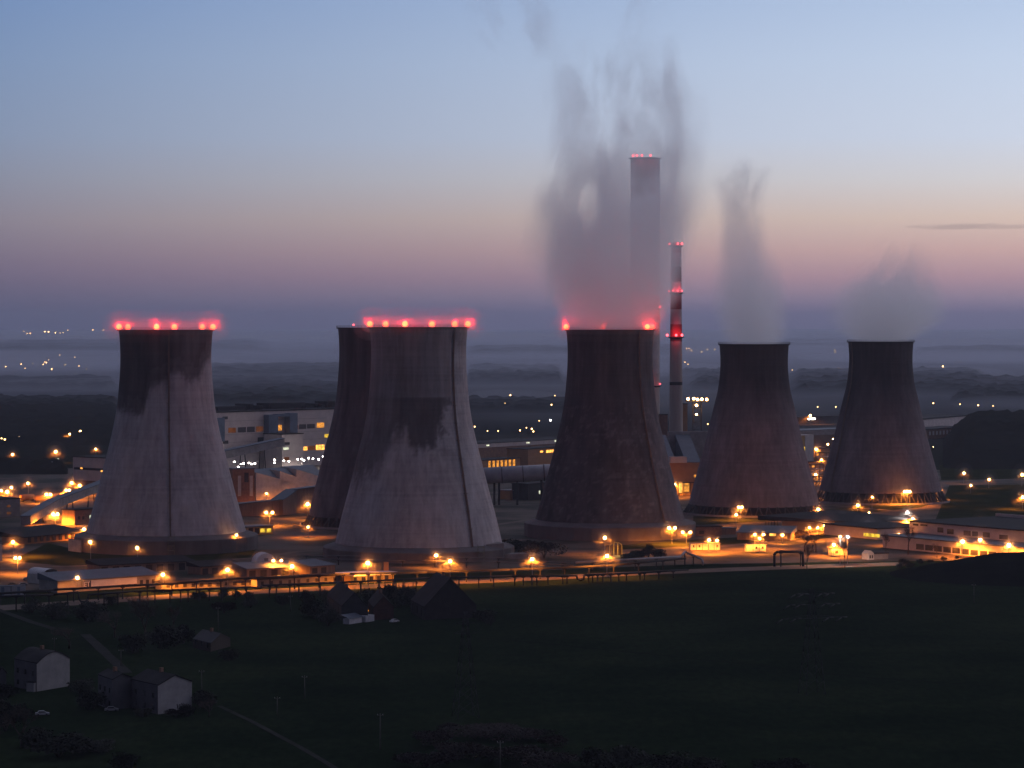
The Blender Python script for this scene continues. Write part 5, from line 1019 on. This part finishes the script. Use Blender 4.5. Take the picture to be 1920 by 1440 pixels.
bush(1, 'large round reddish bush lit faintly between the pale tower and the dark mottled one', 1020, 1046, 34, 1.1)
bush(0, 'dark bush spreading left of the round reddish one', 975, 1040, 30, 1.6)
R = random.Random(4)
for (lab, grp, lst) in [('low dark bush along the verge below the elevated pipes', 'bushes along the verge', [(209, 1135, 16, 0), (366, 1125, 14, 0), (376, 1124, 13, 2), (418, 1122, 15, 2), (446, 1120, 12, 0), (463, 1122, 12, 0), (100, 1160, 30, 0), (60, 1150, 22, 2), (160, 1165, 34, 0), (420, 1150, 22, 1), (470, 1140, 18, 2), (530, 1135, 18, 0), (575, 1132, 22, 2)]),
    ('reddish bare shrub in the thicket at the bottom of the field', 'reddish shrubs of the bottom thicket', [(815, 1400, 50, 1), (850, 1375, 34, 1), (890, 1385, 44, 1), (930, 1378, 36, 1), (965, 1390, 42, 1), (1005, 1385, 36, 1), (1040, 1402, 36, 1), (860, 1425, 52, 1), (920, 1430, 50, 1), (985, 1432, 52, 1), (1030, 1440, 46, 1), (800, 1440, 50, 1)]),
    ('dark bush in the scrub along the bottom edge', 'dark scrub along the bottom edge', [(1120, 1440, 60, 0), (1180, 1446, 66, 2), (1260, 1450, 60, 0), (1330, 1452, 50, 2), (1440, 1448, 40, 0), (1480, 1452, 50, 2), (60, 1400, 60, 0), (110, 1420, 66, 2), (180, 1410, 40, 0), (10, 1370, 50, 2), (240, 1440, 46, 0)]),
    ('dark bush around the foreground houses', 'bushes around the houses', [(150, 1300, 26, 0), (175, 1330, 30, 2), (268, 1344, 16, 0), (330, 1346, 16, 1), (352, 1344, 22, 0), (385, 1330, 30, 2), (14, 1310, 26, 0), (300, 1215, 40, 0), (345, 1205, 30, 2), (250, 1225, 34, 0), (430, 1240, 20, 0)]),
    ('dark shrub on the mound at the right edge', 'shrubs on the right mound', [(1700, 1060, 14, 0), (1724, 1058, 16, 2), (1745, 1056, 12, 0), (1770, 1052, 14, 2), (1795, 1048, 10, 0), (1688, 1066, 18, 2), (1708, 1066, 20, 0), (1695, 1058, 18, 0)]),
    ('conifer-dark shrub around the two dark farmhouses', 'shrubs around the farmhouses', [(705, 1140, 34, 0), (725, 1130, 28, 2), (755, 1128, 26, 0), (770, 1140, 30, 2), (590, 1160, 34, 0), (615, 1175, 26, 2), (905, 1165, 20, 0), (920, 1172, 14, 2)]),
    ('low shrub in front of the glazed cabin and the cabin rows', 'shrubs below the dark mottled tower', [(1172, 1050, 12, 0), (1184, 1050, 14, 2), (1200, 1049, 16, 0), (1216, 1046, 22, 2), (1232, 1048, 18, 0), (1490, 1010, 14, 1), (1500, 1008, 14, 1)])]:
    for (x, yb, hp_, i) in lst: bush(i, lab, x, yb, hp_*(.62 if yb > 1370 else .6 if x > 1680 else 1.1), R.uniform(1.2, 2.2) if yb > 1370 else R.uniform(.9, 1.4), grp)
def conifer(seed):
    R = random.Random(seed); b = MB(); h = 8
    for k in range(900):
        z = h*(1-R.random()**.7*.95); r = (1-z/h)*1.5*R.uniform(.3, 1.1); a = R.uniform(0, 6.28)
        p = Vector((math.cos(a)*r, math.sin(a)*r, z)); d = Vector((math.cos(a), math.sin(a), -.45))*R.uniform(.2, .45); t = Vector((-math.sin(a), math.cos(a), 0))*.1
        b.add([p-t, p+t, p+d], [(0, 1, 2)])
    tr = MB().tube((0, 0, 0), (0, 0, h*.95), .14, .03, 5).mesh('trunk', M['bark']); return tr, b.mesh('crown', M['conifer'])
CF = conifer(3)
for (x, yb, hp_) in [(1436, 990, 16), (1441, 991, 14), (1447, 990, 17), (1452, 991, 20), (1458, 990, 16), (1473, 990, 26), (1478, 991, 20)]: put('conifer_tree', (('trunk', CF[0]), ('crown', CF[1])), 'small dark conifer in the row beside the depot', 'tree', x, yb, hp_, 8, 'conifers beside the depot')
for (x, yb, hp_) in [(712, 1120, 24), (722, 1118, 30), (731, 1119, 24), (739, 1117, 32), (748, 1119, 26), (757, 1118, 34), (766, 1119, 24), (775, 1119, 28)]: put('conifer_tree', (('trunk', CF[0]), ('crown', CF[1])), 'pointed dark conifer between the two dark farmhouses', 'tree', x, yb, hp_, 8, 'conifers between the farmhouses', wsc=1.6)
# mound at the right edge
c = G(1850, 1078); mb = MB(); nn = 40
for j in range(nn+1):
    for k in range(nn+1):
        u = k/nn*2-1; v = j/nn*2-1; x = u*70; y_ = v*70; rr = math.hypot(u, v)
        mb.v.append((x, y_, 11.0*max(0, math.cos(min(rr, 1)*math.pi/2))**1.3*(1+.18*mn.noise(Vector((x*.04, y_*.04, 5))))-.4))
for j in range(nn):
    for k in range(nn): a = j*(nn+1)+k; mb.f.append((a, a+1, a+nn+2, a+nn+1)); mb.m.append(0); mb.sm.append(True)
tag(mb.build('mound', mat('mound_grass', (.012, .014, .011), (.007, .008, .007), .08, detail=8, spec=0), None, (c.x+20, c.y, 0)), kind='structure')
# woods: canopies as bumpy masses
def woods(corners, h, cell, hill=0, seed=0):
    (x0, ya), (x1, yb) = corners; p = G(x0, ya); q = G(x1, ya); Y0 = p.y; Y1 = G((x0+x1)/2, yb).y
    cx = max(24, min(220, int((q.x-p.x)/cell))); cy = max(8, min(120, int((Y1-Y0)/(cell*1.6)))); mb = MB()
    for j in range(cy+1):
        for k in range(cx+1):
            u = k/cx; v = j/cy; Yc = Y0+(Y1-Y0)*v; X = (p.x+(q.x-p.x)*u)*(Yc/Y0)
            e = min(u, 1-u)*cx*.5; f = min(v, 1-v)*cy*.7; ed = min(1, e)*min(1, f)
            irr = .5+.9*mn.fractal(Vector((X*.0016+seed, Yc*.0012, seed)), .7, 2, 4)
            on = sm(-.05, .12, irr-.15+min(u, 1-u, v*1.2, (1-v))*1.3-.1)
            z = ground_z(X, Yc)-1+(h*(.75+.5*mn.noise(Vector((X/cell*.5, Yc/cell*.5, seed))))+h*.25*random.uniform(-1, 1))*ed*on
            z += hill*sm(0, .45, min(u*4.5 if x1 > 2400 else u*1.6, v*1.5, (1-v)*1.5))
            mb.v.append((X+random.uniform(-.35, .35)*cell*ed, Yc, z))
    for j in range(cy):
        for k in range(cx): a = j*(cx+1)+k; mb.f.append((a, a+1, a+cx+2, a+cx+1)); mb.m.append(0); mb.sm.append(True)
    return tag(mb.build('woods', M['woods']), kind='stuff')
woods(((1765, 880), (2500, 812)), 8, 6, hill=26, seed=1)
woods(((-60, 835), (235, 752)), 12, 9, seed=2)
woods(((-60, 890), (130, 866)), 8, 6, seed=21)
woods(((300, 765), (660, 712)), 14, 16, seed=3); woods(((330, 712), (700, 688)), 16, 26, seed=4)
woods(((860, 775), (1100, 752)), 10, 14, seed=5); woods(((870, 722), (1060, 690)), 16, 22, seed=6)
woods(((1270, 742), (1420, 700)), 16, 20, seed=7); woods(((1470, 742), (1860, 700)), 18, 20, seed=8); woods(((1780, 756), (2000, 715)), 16, 18, seed=9)
woods(((-80, 735), (230, 712)), 14, 20, seed=10); woods(((1700, 668), (2020, 655)), 20, 60, seed=11); woods(((-80, 662), (520, 645)), 22, 70, seed=12); woods(((860, 668), (1300, 655)), 20, 60, seed=13); woods(((1400, 655), (1700, 646)), 22, 70, seed=14)
# ------------------------------------------------------------ steam, mist, fog, haze, cloud
def loft(rows, n=28):
    mb = MB()
    for (z, cx, rx, ry) in rows:
        for k in range(n): t = 2*math.pi*k/n; mb.v.append((cx+rx*math.cos(t), ry*math.sin(t), z))
    m = len(rows)
    for j in range(m-1):
        for k in range(n): a = j*n+k; b = j*n+(k+1) % n; mb.f.append((a, b, b+n, a+n)); mb.m.append(0); mb.sm.append(True)
    mb.f.append(tuple(range(n-1, -1, -1))); mb.f.append(tuple((m-1)*n+k for k in range(n))); mb.m += [0, 0]; mb.sm += [False, False]
    return mb
def plume(label, origin, rows, dens, thr, width, scale, zs, hole=None, seed=0, edge=.8, warp=9, col=(1, 1, 1)):
    """rows: z, centre x, rx, ry of the envelope; dens/thr: tables over height"""
    zmax = rows[-1][0]; zmin = rows[0][0]
    m = bpy.data.materials.new('steam'); m.use_nodes = True; nt = m.node_tree; N = nt.nodes; L = nt.links.new; N.remove(N['Principled BSDF'])
    v = N.new('ShaderNodeVolumePrincipled'); v.inputs['Color'].default_value = (*col, 1); v.inputs['Anisotropy'].default_value = .66
    L(v.outputs[0], N['Material Output'].inputs['Volume'])
    tc = N.new('ShaderNodeTexCoord')
    def mth(op, a, b=None, c=None, clamp=False):
        q = N.new('ShaderNodeMath'); q.operation = op; q.use_clamp = clamp
        for i, s in enumerate((a, b, c)):
            if s is None: continue
            if isinstance(s, (int, float)): q.inputs[i].default_value = s
            else: L(s, q.inputs[i])
        return q.outputs[0]
    wn = N.new('ShaderNodeTexNoise'); wn.inputs['Scale'].default_value = .03; wn.inputs['Detail'].default_value = 2
    mpw = N.new('ShaderNodeMapping'); mpw.inputs['Location'].default_value = (seed, seed*2, 0); mpw.inputs['Scale'].default_value = (1, 1, .45); L(tc.outputs['Object'], mpw.inputs[0]); L(mpw.outputs[0], wn.inputs['Vector'])
    vs = N.new('ShaderNodeVectorMath'); vs.operation = 'SUBTRACT'; vs.inputs[1].default_value = (.5, .5, .5); L(wn.outputs['Color'], vs.inputs[0])
    zt = N.new('ShaderNodeSeparateXYZ'); L(tc.outputs['Object'], zt.inputs[0])
    zn = mth('DIVIDE', mth('SUBTRACT', zt.outputs['Z'], zmin), zmax-zmin, clamp=True)
    wamt = mth('MULTIPLY', mth('MINIMUM', mth('MULTIPLY', zn, 3.5), 1.0), warp*2)
    va = N.new('ShaderNodeVectorMath'); va.operation = 'SCALE'; L(vs.outputs[0], va.inputs[0]); L(wamt, va.inputs['Scale'])
    vp = N.new('ShaderNodeVectorMath'); vp.operation = 'ADD'; L(tc.outputs['Object'], vp.inputs[0]); L(va.outputs[0], vp.inputs[1])
    s = N.new('ShaderNodeSeparateXYZ'); L(vp.outputs[0], s.inputs[0])
    def curve(tab, lo, hi):
        fc = N.new('ShaderNodeValToRGB'); cr = fc.color_ramp; cr.interpolation = 'B_SPLINE' if False else 'EASE'
        cr.interpolation = 'LINEAR'
        while len(cr.elements) < len(tab): cr.elements.new(.5)
        for e, (z, val) in zip(cr.elements, tab):
            e.position = max(0, min(1, (z-zmin)/(zmax-zmin))); g_ = (val-lo)/(hi-lo); e.color = (g_, g_, g_, 1)
        L(zn, fc.inputs['Fac']); q = mth('MULTIPLY_ADD', fc.outputs['Color'], hi-lo, lo); return q
    cx = curve([(z, c) for z, c, a, b in rows], -100, 100); rx = curve([(z, a) for z, c, a, b in rows], 0, 100); ry = curve([(z, b) for z, c, a, b in rows], 0, 100)
    dx = mth('DIVIDE', mth('SUBTRACT', s.outputs['X'], cx), rx); dy = mth('DIVIDE', s.outputs['Y'], ry)
    r2 = mth('SQRT', mth('ADD', mth('MULTIPLY', dx, dx), mth('MULTIPLY', dy, dy)))
    mr = N.new('ShaderNodeMapRange'); mr.interpolation_type = 'SMOOTHSTEP'; L(r2, mr.inputs['Value']); mr.inputs['From Min'].default_value = .99; mr.inputs['From Max'].default_value = .99-edge; mr.inputs['To Min'].default_value = 0; mr.inputs['To Max'].default_value = 1
    mp = N.new('ShaderNodeMapping'); mp.inputs['Location'].default_value = (seed*3.1, seed, seed*1.7); mp.inputs['Scale'].default_value = (1, 1, zs); cv = N.new('ShaderNodeCombineXYZ'); L(mth('MULTIPLY', dx, rows[len(rows)//2][2]), cv.inputs[0]); L(mth('MULTIPLY', dy, rows[len(rows)//2][3]), cv.inputs[1]); L(s.outputs['Z'], cv.inputs[2]); L(cv.outputs[0], mp.inputs[0])
    n1 = N.new('ShaderNodeTexNoise'); n1.inputs['Scale'].default_value = scale; n1.inputs['Detail'].default_value = 4; n1.inputs['Roughness'].default_value = .58; L(mp.outputs[0], n1.inputs['Vector'])
    th = curve(thr, -1, 1)
    mr2 = N.new('ShaderNodeMapRange'); mr2.interpolation_type = 'SMOOTHSTEP'; L(n1.outputs['Fac'], mr2.inputs['Value']); L(th, mr2.inputs['From Min']); L(mth('ADD', th, width), mr2.inputs['From Max'])
    de = curve(dens, 0, .2)
    d = mth('MULTIPLY', mth('MULTIPLY', mr.outputs[0], mr2.outputs[0]), de)
    if hole:
        hx, hz, a, b = hole
        ux = mth('DIVIDE', mth('SUBTRACT', zt.outputs['X'], hx), a); uz = mth('DIVIDE', mth('SUBTRACT', zt.outputs['Z'], hz), b)
        ur = mth('SQRT', mth('ADD', mth('MULTIPLY', ux, ux), mth('MULTIPLY', uz, uz)))
        mh = N.new('ShaderNodeMapRange'); mh.interpolation_type = 'SMOOTHSTEP'; L(ur, mh.inputs['Value']); mh.inputs['From Min'].default_value = .35; mh.inputs['From Max'].default_value = 1.2; mh.inputs['To Min'].default_value = .42; mh.inputs['To Max'].default_value = 1
        d = mth('MULTIPLY', d, mh.outputs[0])
    L(d, v.inputs['Density'])
    m.cycles.volume_sampling = 'MULTIPLE_IMPORTANCE'
    m.cycles.volume_step_rate = .35
    o = loft(rows).build('steam_plume', m, None, origin)
    return tag(o, label, 'steam', kind='stuff')
SEED3 = 17
k3 = 1697/F
def px_rows(tab, xc, ytop, k, ry): return [((ytop-y)*k, ((a+b)/2-xc)*k, (b-a)/2*k, ry[i] if isinstance(ry, list) else (b-a)/2*k*ry) for i, (y, a, b) in enumerate(tab)]
rows3 = px_rows([(615, 1062, 1226), (590, 1040, 1262), (550, 1008, 1290), (500, 980, 1305), (450, 965, 1315), (400, 965, 1332), (350, 970, 1345), (300, 980, 1345), (250, 990, 1340), (200, 1000, 1335), (150, 1005, 1325), (100, 1005, 1320), (50, 1000, 1318)], 1144, 612, k3, .62)
plume('tallest steam plume of ragged streaks rising from the dark mottled tower', (c3.x, c3.y, 119), rows3,
      [(0, .11), (20, .09), (45, .066), (80, .055), (120, .037), (150, .03), (174, .0)],
      [(0, -.2), (18, -.1), (40, .04), (58, .22), (80, .385), (110, .44), (150, .475), (174, .52)], .17, .043, .36, hole=(-12, 72, 8, 17), seed=SEED3, edge=.5, warp=22)
wisp = px_rows([(118, 930, 1050), (85, 890, 1070), (40, 860, 1075), (0, 845, 1070), (-45, 835, 1060)], 965, 100, k3, .4)
plume('thin torn wisp of steam high above, left of the tallest plume', (W(965, 60, 1697).x, 1697, 119+512*k3), wisp, [(-5, 0), (8, .022), (25, .03), (44, .03)], [(-5, .42), (44, .40)], .16, .036, .7, seed=12, edge=.7)
wisp = px_rows([(120, 1140, 1230), (80, 1135, 1250), (40, 1150, 1262), (5, 1170, 1275), (-40, 1175, 1280)], 1200, 100, k3, .45)
plume('thin torn wisp of steam high above, right over the tallest plume', (W(1200, 60, 1697).x, 1697, 119+512*k3), wisp, [(-6, 0), (8, .02), (25, .035), (43, .03)], [(-6, .40), (43, .36)], .2, .05, .35, seed=15, edge=.7)
k4 = 1900/F
rows4 = px_rows([(648, 1350, 1478), (620, 1338, 1488), (580, 1325, 1490), (540, 1322, 1485), (500, 1328, 1472), (460, 1332, 1456), (420, 1336, 1446), (380, 1330, 1440), (350, 1318, 1448), (320, 1315, 1460), (295, 1320, 1465)], 1414, 645, k4, .75)
plume('narrow steam column rising from the smaller tower beside the slender chimney', (c4.x, c4.y, 109.6), rows4,
      [(0, .10), (20, .08), (50, .055), (80, .045), (100, .05), (112, .045), (121, 0)], [(0, -.2), (20, .05), (50, .16), (80, .27), (100, .36), (121, .45)], .22, .06, .5, seed=7, edge=.65, warp=8)
k5 = 2030/F
rows5 = px_rows([(643, 1590, 1714), (625, 1562, 1750), (600, 1540, 1795), (570, 1535, 1805), (545, 1545, 1795), (520, 1575, 1775), (490, 1610, 1760), (460, 1640, 1740), (440, 1645, 1720)], 1651.5, 640, k5, .75)
plume('low spreading steam cloud above the rightmost tower', (c5.x, c5.y, 110.6), rows5,
      [(0, .10), (15, .06), (35, .04), (50, .03), (65, .022), (74, 0)], [(0, -.2), (10, -.05), (32, .18), (50, .36), (74, .46)], .25, .055, .6, seed=9, edge=.7, warp=9)
# mist shells added round the lamps to give them glowing halos
for (fr, de) in ((.36, .022), (.68, .007), (1.2, .0018)):
    mb = MB(); done = []
    for p, r_ in HALO_MIST:
        r_ *= fr
        for q, rq in done:
            if (p-q).length < r_+rq: r_ = (p-q).length-rq-.1
        if r_ < .9: continue
        mb.sphere(p, r_, 14, 10); done.append((p, r_))
    tag(mb.build('mist', volmat('lamp_halo_mist', (1, 1, 1), de)), 'added mist shells making halos around the plant lamps', 'mist', 'halo mist round the plant lamps', 'stuff')
for (c_, z_, rr, lab) in ((c1, 119, 25.4, 'leftmost'), (c2, 120.4, 25.8, 'pale front'), (c3, 119, 25.4, 'dark mottled')):
  for (r0, de) in ((2.4, .034), (4.6, .010), (9.0, .0028)):  # mist rings added so the red rim lamps get halos
    mb = MB(); n_, m_ = 72, 14
    for j in range(n_):
        a = 2*math.pi*j/n_
        for k in range(m_):
            t = 2*math.pi*k/m_; R_ = rr+.5+r0*math.cos(t); mb.v.append((R_*math.sin(a), -R_*math.cos(a), r0*math.sin(t)+1.8))
    for j in range(n_):
        for k in range(m_): mb.f.append((j*m_+k, ((j+1) % n_)*m_+k, ((j+1) % n_)*m_+(k+1) % m_, j*m_+(k+1) % m_)); mb.m.append(0); mb.sm.append(True)
    tag(mb.build('mist', volmat('rim_halo_mist', (1, 1, 1), de), None, (c_.x, c_.y, z_)), 'added halo mist around the rim lamps of the %s cooling tower' % lab, 'mist', 'halo mist round the %s rim' % lab, 'stuff')
def lens(x0, x1, yc, thick, dens, depth, col=(1, 1, 1)):
    p = G(x0, yc); q = G(x1, yc); c_ = (p+q)/2; mb = MB(); mb.sphere((0, 0, 0), 1, 28, 12)
    mb.v = [(v[0]*(q.x-p.x)/2*(1+.12*mn.noise(Vector(v)*2)), v[1]*depth, v[2]*thick*(1+.3*mn.noise(Vector((v[0]*3, v[1]*3, 1))))) for v in mb.v]
    return mb, c_
for (x0, x1, yc, th, de, dp) in [(1480, 2050, 652, 30, 6e-4, 1800), (1500, 2100, 678, 28, 7e-4, 1000), (-200, 900, 645, 30, 4e-4, 2500), (500, 1400, 643, 30, 4e-4, 2500), (-150, 520, 690, 22, 5e-4, 900), (830, 1420, 700, 20, 4.5e-4, 800), (1480, 1900, 705, 18, 4e-4, 600), (-100, 400, 730, 14, 4e-4, 400), (1250, 1420, 664, 24, 2e-4, 1500), (-150, 240, 700, 18, 1.8e-4, 500), (380, 700, 678, 22, 1.5e-4, 1000), (850, 1060, 752, 12, 4e-4, 220), (1790, 2000, 765, 12, 4e-4, 200), (860, 1250, 676, 22, 1.5e-4, 1000), (-100, 260, 672, 22, 1.5e-4, 1100)]:
    mb, c_ = lens(x0, x1, yc, th, de, dp)
    tag(mb.build('fog', volmat('fog_bank', (.84, .87, 1), de), None, (c_.x, c_.y, ground_z(c_.x, c_.y)+th*.55)), 'low bank of fog lying over the far plain', 'fog', 'fog banks on the plain', 'stuff')
mb = MB()   # shallow evening mist over the plain, deepening with distance
ys_ = [3200, 3800, 4600, 5600, 7000, 9000, 12000, 16000, 22000, 28000, 34000, 40000, 44500]; th_ = [1, 6, 14, 22, 28, 32, 34, 36, 36, 38, 40, 44, 30]
for yv, tv in zip(ys_, th_):
    for k in range(25):
        xv = (k/24-.5)*2*(yv*.3+350); gz = ground_z(xv, yv); wob = 1+.35*mn.noise(Vector((xv/900, yv/900, 4)))
        mb.v += [(xv, yv+250*mn.noise(Vector((xv/700, 0, yv/1500))), gz+.3), (xv, yv+250*mn.noise(Vector((xv/700, 0, yv/1500))), gz+.4+tv*wob)]
nk = 25
for j in range(len(ys_)-1):
    for k in range(nk-1):
        a = (j*nk+k)*2; b = a+2; c_ = a+nk*2; d_ = c_+2
        mb.f += [(a, c_, d_, b), (a+1, b+1, d_+1, c_+1)]
        if k == 0: mb.f.append((a, a+1, c_+1, c_))
        if k == nk-2: mb.f.append((b, d_, d_+1, b+1))
for k in range(nk-1):
    a = k*2; b = a+2; mb.f.append((a, b, b+1, a+1)); a += (len(ys_)-1)*nk*2; b = a+2; mb.f.append((a, a+1, b+1, b))
mb.m = [0]*len(mb.f); mb.sm = [True]*len(mb.f)
tag(mb.build('fog', volmat('plain_mist', (.80, .84, 1), 4e-4, .3)), 'shallow evening mist lying over the whole far plain', 'fog', kind='stuff')
hz = MB().box(-26000, -400, -1.5, 26000, 46000, 345).build('haze', volmat('evening_haze', (.78, .83, 1.0), HAZE if 'HAZE' in globals() else 3.3e-5, .5)); hz['kind'] = 'stuff'
# one long thin cloud, far off and above the haze
mb = MB(); mb.sphere((0, 0, 0), 1, 48, 12); p = W(1822, 425, 20000)
mb.v = [(v[0]*470*(1+.1*mn.noise(Vector(v)*4)), v[1]*500, v[2]*(13+12*mn.noise(Vector((v[0]*5, 0, 2))))+(8*mn.noise(Vector((v[0]*3, 7, 1))))) for v in mb.v]
tag(mb.build('cloud', volmat('thin_cloud', (.8, .78, .85), 5e-4), None, p), 'long thin grey cloud low in the sky at the right edge', 'cloud', kind='stuff')
# ------------------------------------------------------------ sky, sun, camera
w = bpy.data.worlds.new('World'); scene.world = w; w.use_nodes = True; nt = w.node_tree; N = nt.nodes; L = nt.links.new
bg = N['Background']; tc = N.new('ShaderNodeTexCoord'); sep = N.new('ShaderNodeSeparateXYZ'); L(tc.outputs['Generated'], sep.inputs[0])
def mr_(src, a, b, smooth=False):
    m = N.new('ShaderNodeMapRange'); m.inputs['From Min'].default_value = a; m.inputs['From Max'].default_value = b; L(src, m.inputs['Value'])
    if smooth: m.interpolation_type = 'SMOOTHSTEP'
    return m.outputs[0]
el = mr_(sep.outputs['Z'], -.01, .15)
pos = lambda y: ((H0-y)/F+.01)/.16
RIGHT = [(615, (112, 104, 134)), (590, (128, 114, 143)), (560, (166, 143, 157)), (520, (196, 157, 160)), (470, (218, 180, 168)), (410, (228, 204, 184)), (340, (222, 218, 212)), (260, (212, 221, 230)), (120, (201, 216, 231)), (0, (186, 205, 226)), (-200, (188, 190, 205))]
LEFT = [(615, (76, 76, 104)), (590, (82, 80, 106)), (560, (95, 91, 114)), (500, (113, 105, 124)), (420, (131, 126, 138)), (340, (130, 136, 152)), (260, (126, 142, 165)), (120, (118, 142, 173)), (0, (108, 137, 176)), (-200, (118, 126, 152))]
def ramp(stops):
    r = N.new('ShaderNodeValToRGB'); cr = r.color_ramp; stops = [(pos(y), lin(c)) for y, c in stops]
    while len(cr.elements) < len(stops): cr.elements.new(.5)
    for e, (p, c) in zip(cr.elements, stops): e.position = max(0, min(1, p)); e.color = (*c, 1)
    L(el, r.inputs['Fac']); return r.outputs[0]
az = N.new('ShaderNodeMath'); az.operation = 'ARCTAN2'; L(sep.outputs['X'], az.inputs[0]); L(sep.outputs['Y'], az.inputs[1])
a01 = mr_(az.outputs[0], -math.pi, math.pi)
ar = N.new('ShaderNodeValToRGB'); cr = ar.color_ramp
AZ = [(-180, .0), (-40, 0), (-14, .0), (-10, .10), (-4, .38), (0, .57), (5, .80), (10, .98), (16, 1), (45, 1), (95, .35), (180, 0)]
while len(cr.elements) < len(AZ): cr.elements.new(.5)
for e, (d, v) in zip(cr.elements, AZ): e.position = (d+180)/360; e.color = (v, v, v, 1)
L(a01, ar.inputs['Fac'])
def mix(f, a, b):
    m = N.new('ShaderNodeMix'); m.data_type = 'RGBA'
    L(f, m.inputs['Factor']) if not isinstance(f, float) else setattr(m.inputs['Factor'], 'default_value', f)
    for k, s in (('A', a), ('B', b)):
        if isinstance(s, tuple): m.inputs[k].default_value = (*s, 1)
        else: L(s, m.inputs[k])
    return m.outputs['Result']
low0 = mix(ar.outputs[0], ramp(LEFT), ramp(RIGHT))
dr = N.new('ShaderNodeValToRGB'); DZ = [(-180, .36), (-75, .36), (-28, 1), (24, 1), (70, 1), (120, .45), (180, .36)]
while len(dr.color_ramp.elements) < len(DZ): dr.color_ramp.elements.new(.5)
for e, (d, v) in zip(dr.color_ramp.elements, DZ): e.position = (d+180)/360; e.color = (v, v, v*1.08, 1) if v == 1 else (v*1.10, v*.97, v*1.12, 1)
L(a01, dr.inputs['Fac'])
dm = N.new('ShaderNodeMix'); dm.data_type = 'RGBA'; dm.blend_type = 'MULTIPLY'; dm.inputs['Factor'].default_value = 1; L(low0, dm.inputs['A']); L(dr.outputs[0], dm.inputs['B']); low = dm.outputs['Result']
sky = N.new('ShaderNodeTexSky'); sky.sky_type = 'NISHITA'; sky.sun_disc = False; sky.sun_elevation = math.radians(1.0); sky.sun_rotation = math.radians(60)
sc = N.new('ShaderNodeVectorMath'); sc.operation = 'SCALE'; L(sky.outputs[0], sc.inputs[0]); sc.inputs['Scale'].default_value = .02
ZEN = (.004, .004, .004)
zen = N.new('ShaderNodeVectorMath'); zen.operation = 'ADD'; zen.inputs[0].default_value = ZEN; L(sc.outputs[0], zen.inputs[1])
fade = N.new('ShaderNodeMapRange'); fade.interpolation_type = 'SMOOTHSTEP'; L(sep.outputs['Z'], fade.inputs['Value']); fade.inputs['From Min'].default_value = .15; fade.inputs['From Max'].default_value = .95; fade.inputs['To Min'].default_value = 1; fade.inputs['To Max'].default_value = .8
fd = N.new('ShaderNodeVectorMath'); fd.operation = 'SCALE'; L(low, fd.inputs[0]); L(fade.outputs[0], fd.inputs['Scale'])
ad = N.new('ShaderNodeVectorMath'); ad.operation = 'ADD'; L(fd.outputs[0], ad.inputs[0]); L(zen.outputs[0], ad.inputs[1])
hi = mix(mr_(sep.outputs['Z'], .14, .2, True), low, ad.outputs[0]); L(hi, bg.inputs['Color']); bg.inputs['Strength'].default_value = 1.0
sun = bpy.data.lights.new('sun', 'SUN'); sun.energy = .11; sun.angle = math.radians(25); sun.color = (1, .72, .68)
so = bpy.data.objects.new('sun', sun); COL.objects.link(so)
az_, el_ = math.radians(75), math.radians(8)   # afterglow from the right
dirv = Vector((math.sin(az_)*math.cos(el_), math.cos(az_)*math.cos(el_), math.sin(el_))); so.rotation_euler = dirv.to_track_quat('Z', 'Y').to_euler(); so.location = (500, 500, 400)
cam = bpy.data.cameras.new('camera'); co = bpy.data.objects.new('camera', cam); COL.objects.link(co); co.location = (0, 0, CZ); co.rotation_euler = (math.pi/2-PITCH, 0, 0)
cam.sensor_width = 36; cam.lens = 36*F/1920; cam.clip_start = 1; cam.clip_end = 120000; scene.camera = co
scene.view_settings.view_transform = 'Standard'; scene.view_settings.look = 'None'; scene.view_settings.exposure = 0; scene.view_settings.gamma = 1
cy = scene.cycles; cy.use_denoising = True; cy.max_bounces = 12; cy.diffuse_bounces = 2; cy.glossy_bounces = 1; cy.transmission_bounces = 1; cy.transparent_max_bounces = 32
cy.volume_bounces = 10; cy.sample_clamp_indirect = 2.0; cy.volume_max_steps = 160; cy.volume_step_rate = 1.0; cy.caustics_reflective = False; cy.caustics_refractive = False
cy.use_adaptive_sampling = True; cy.adaptive_threshold = .02
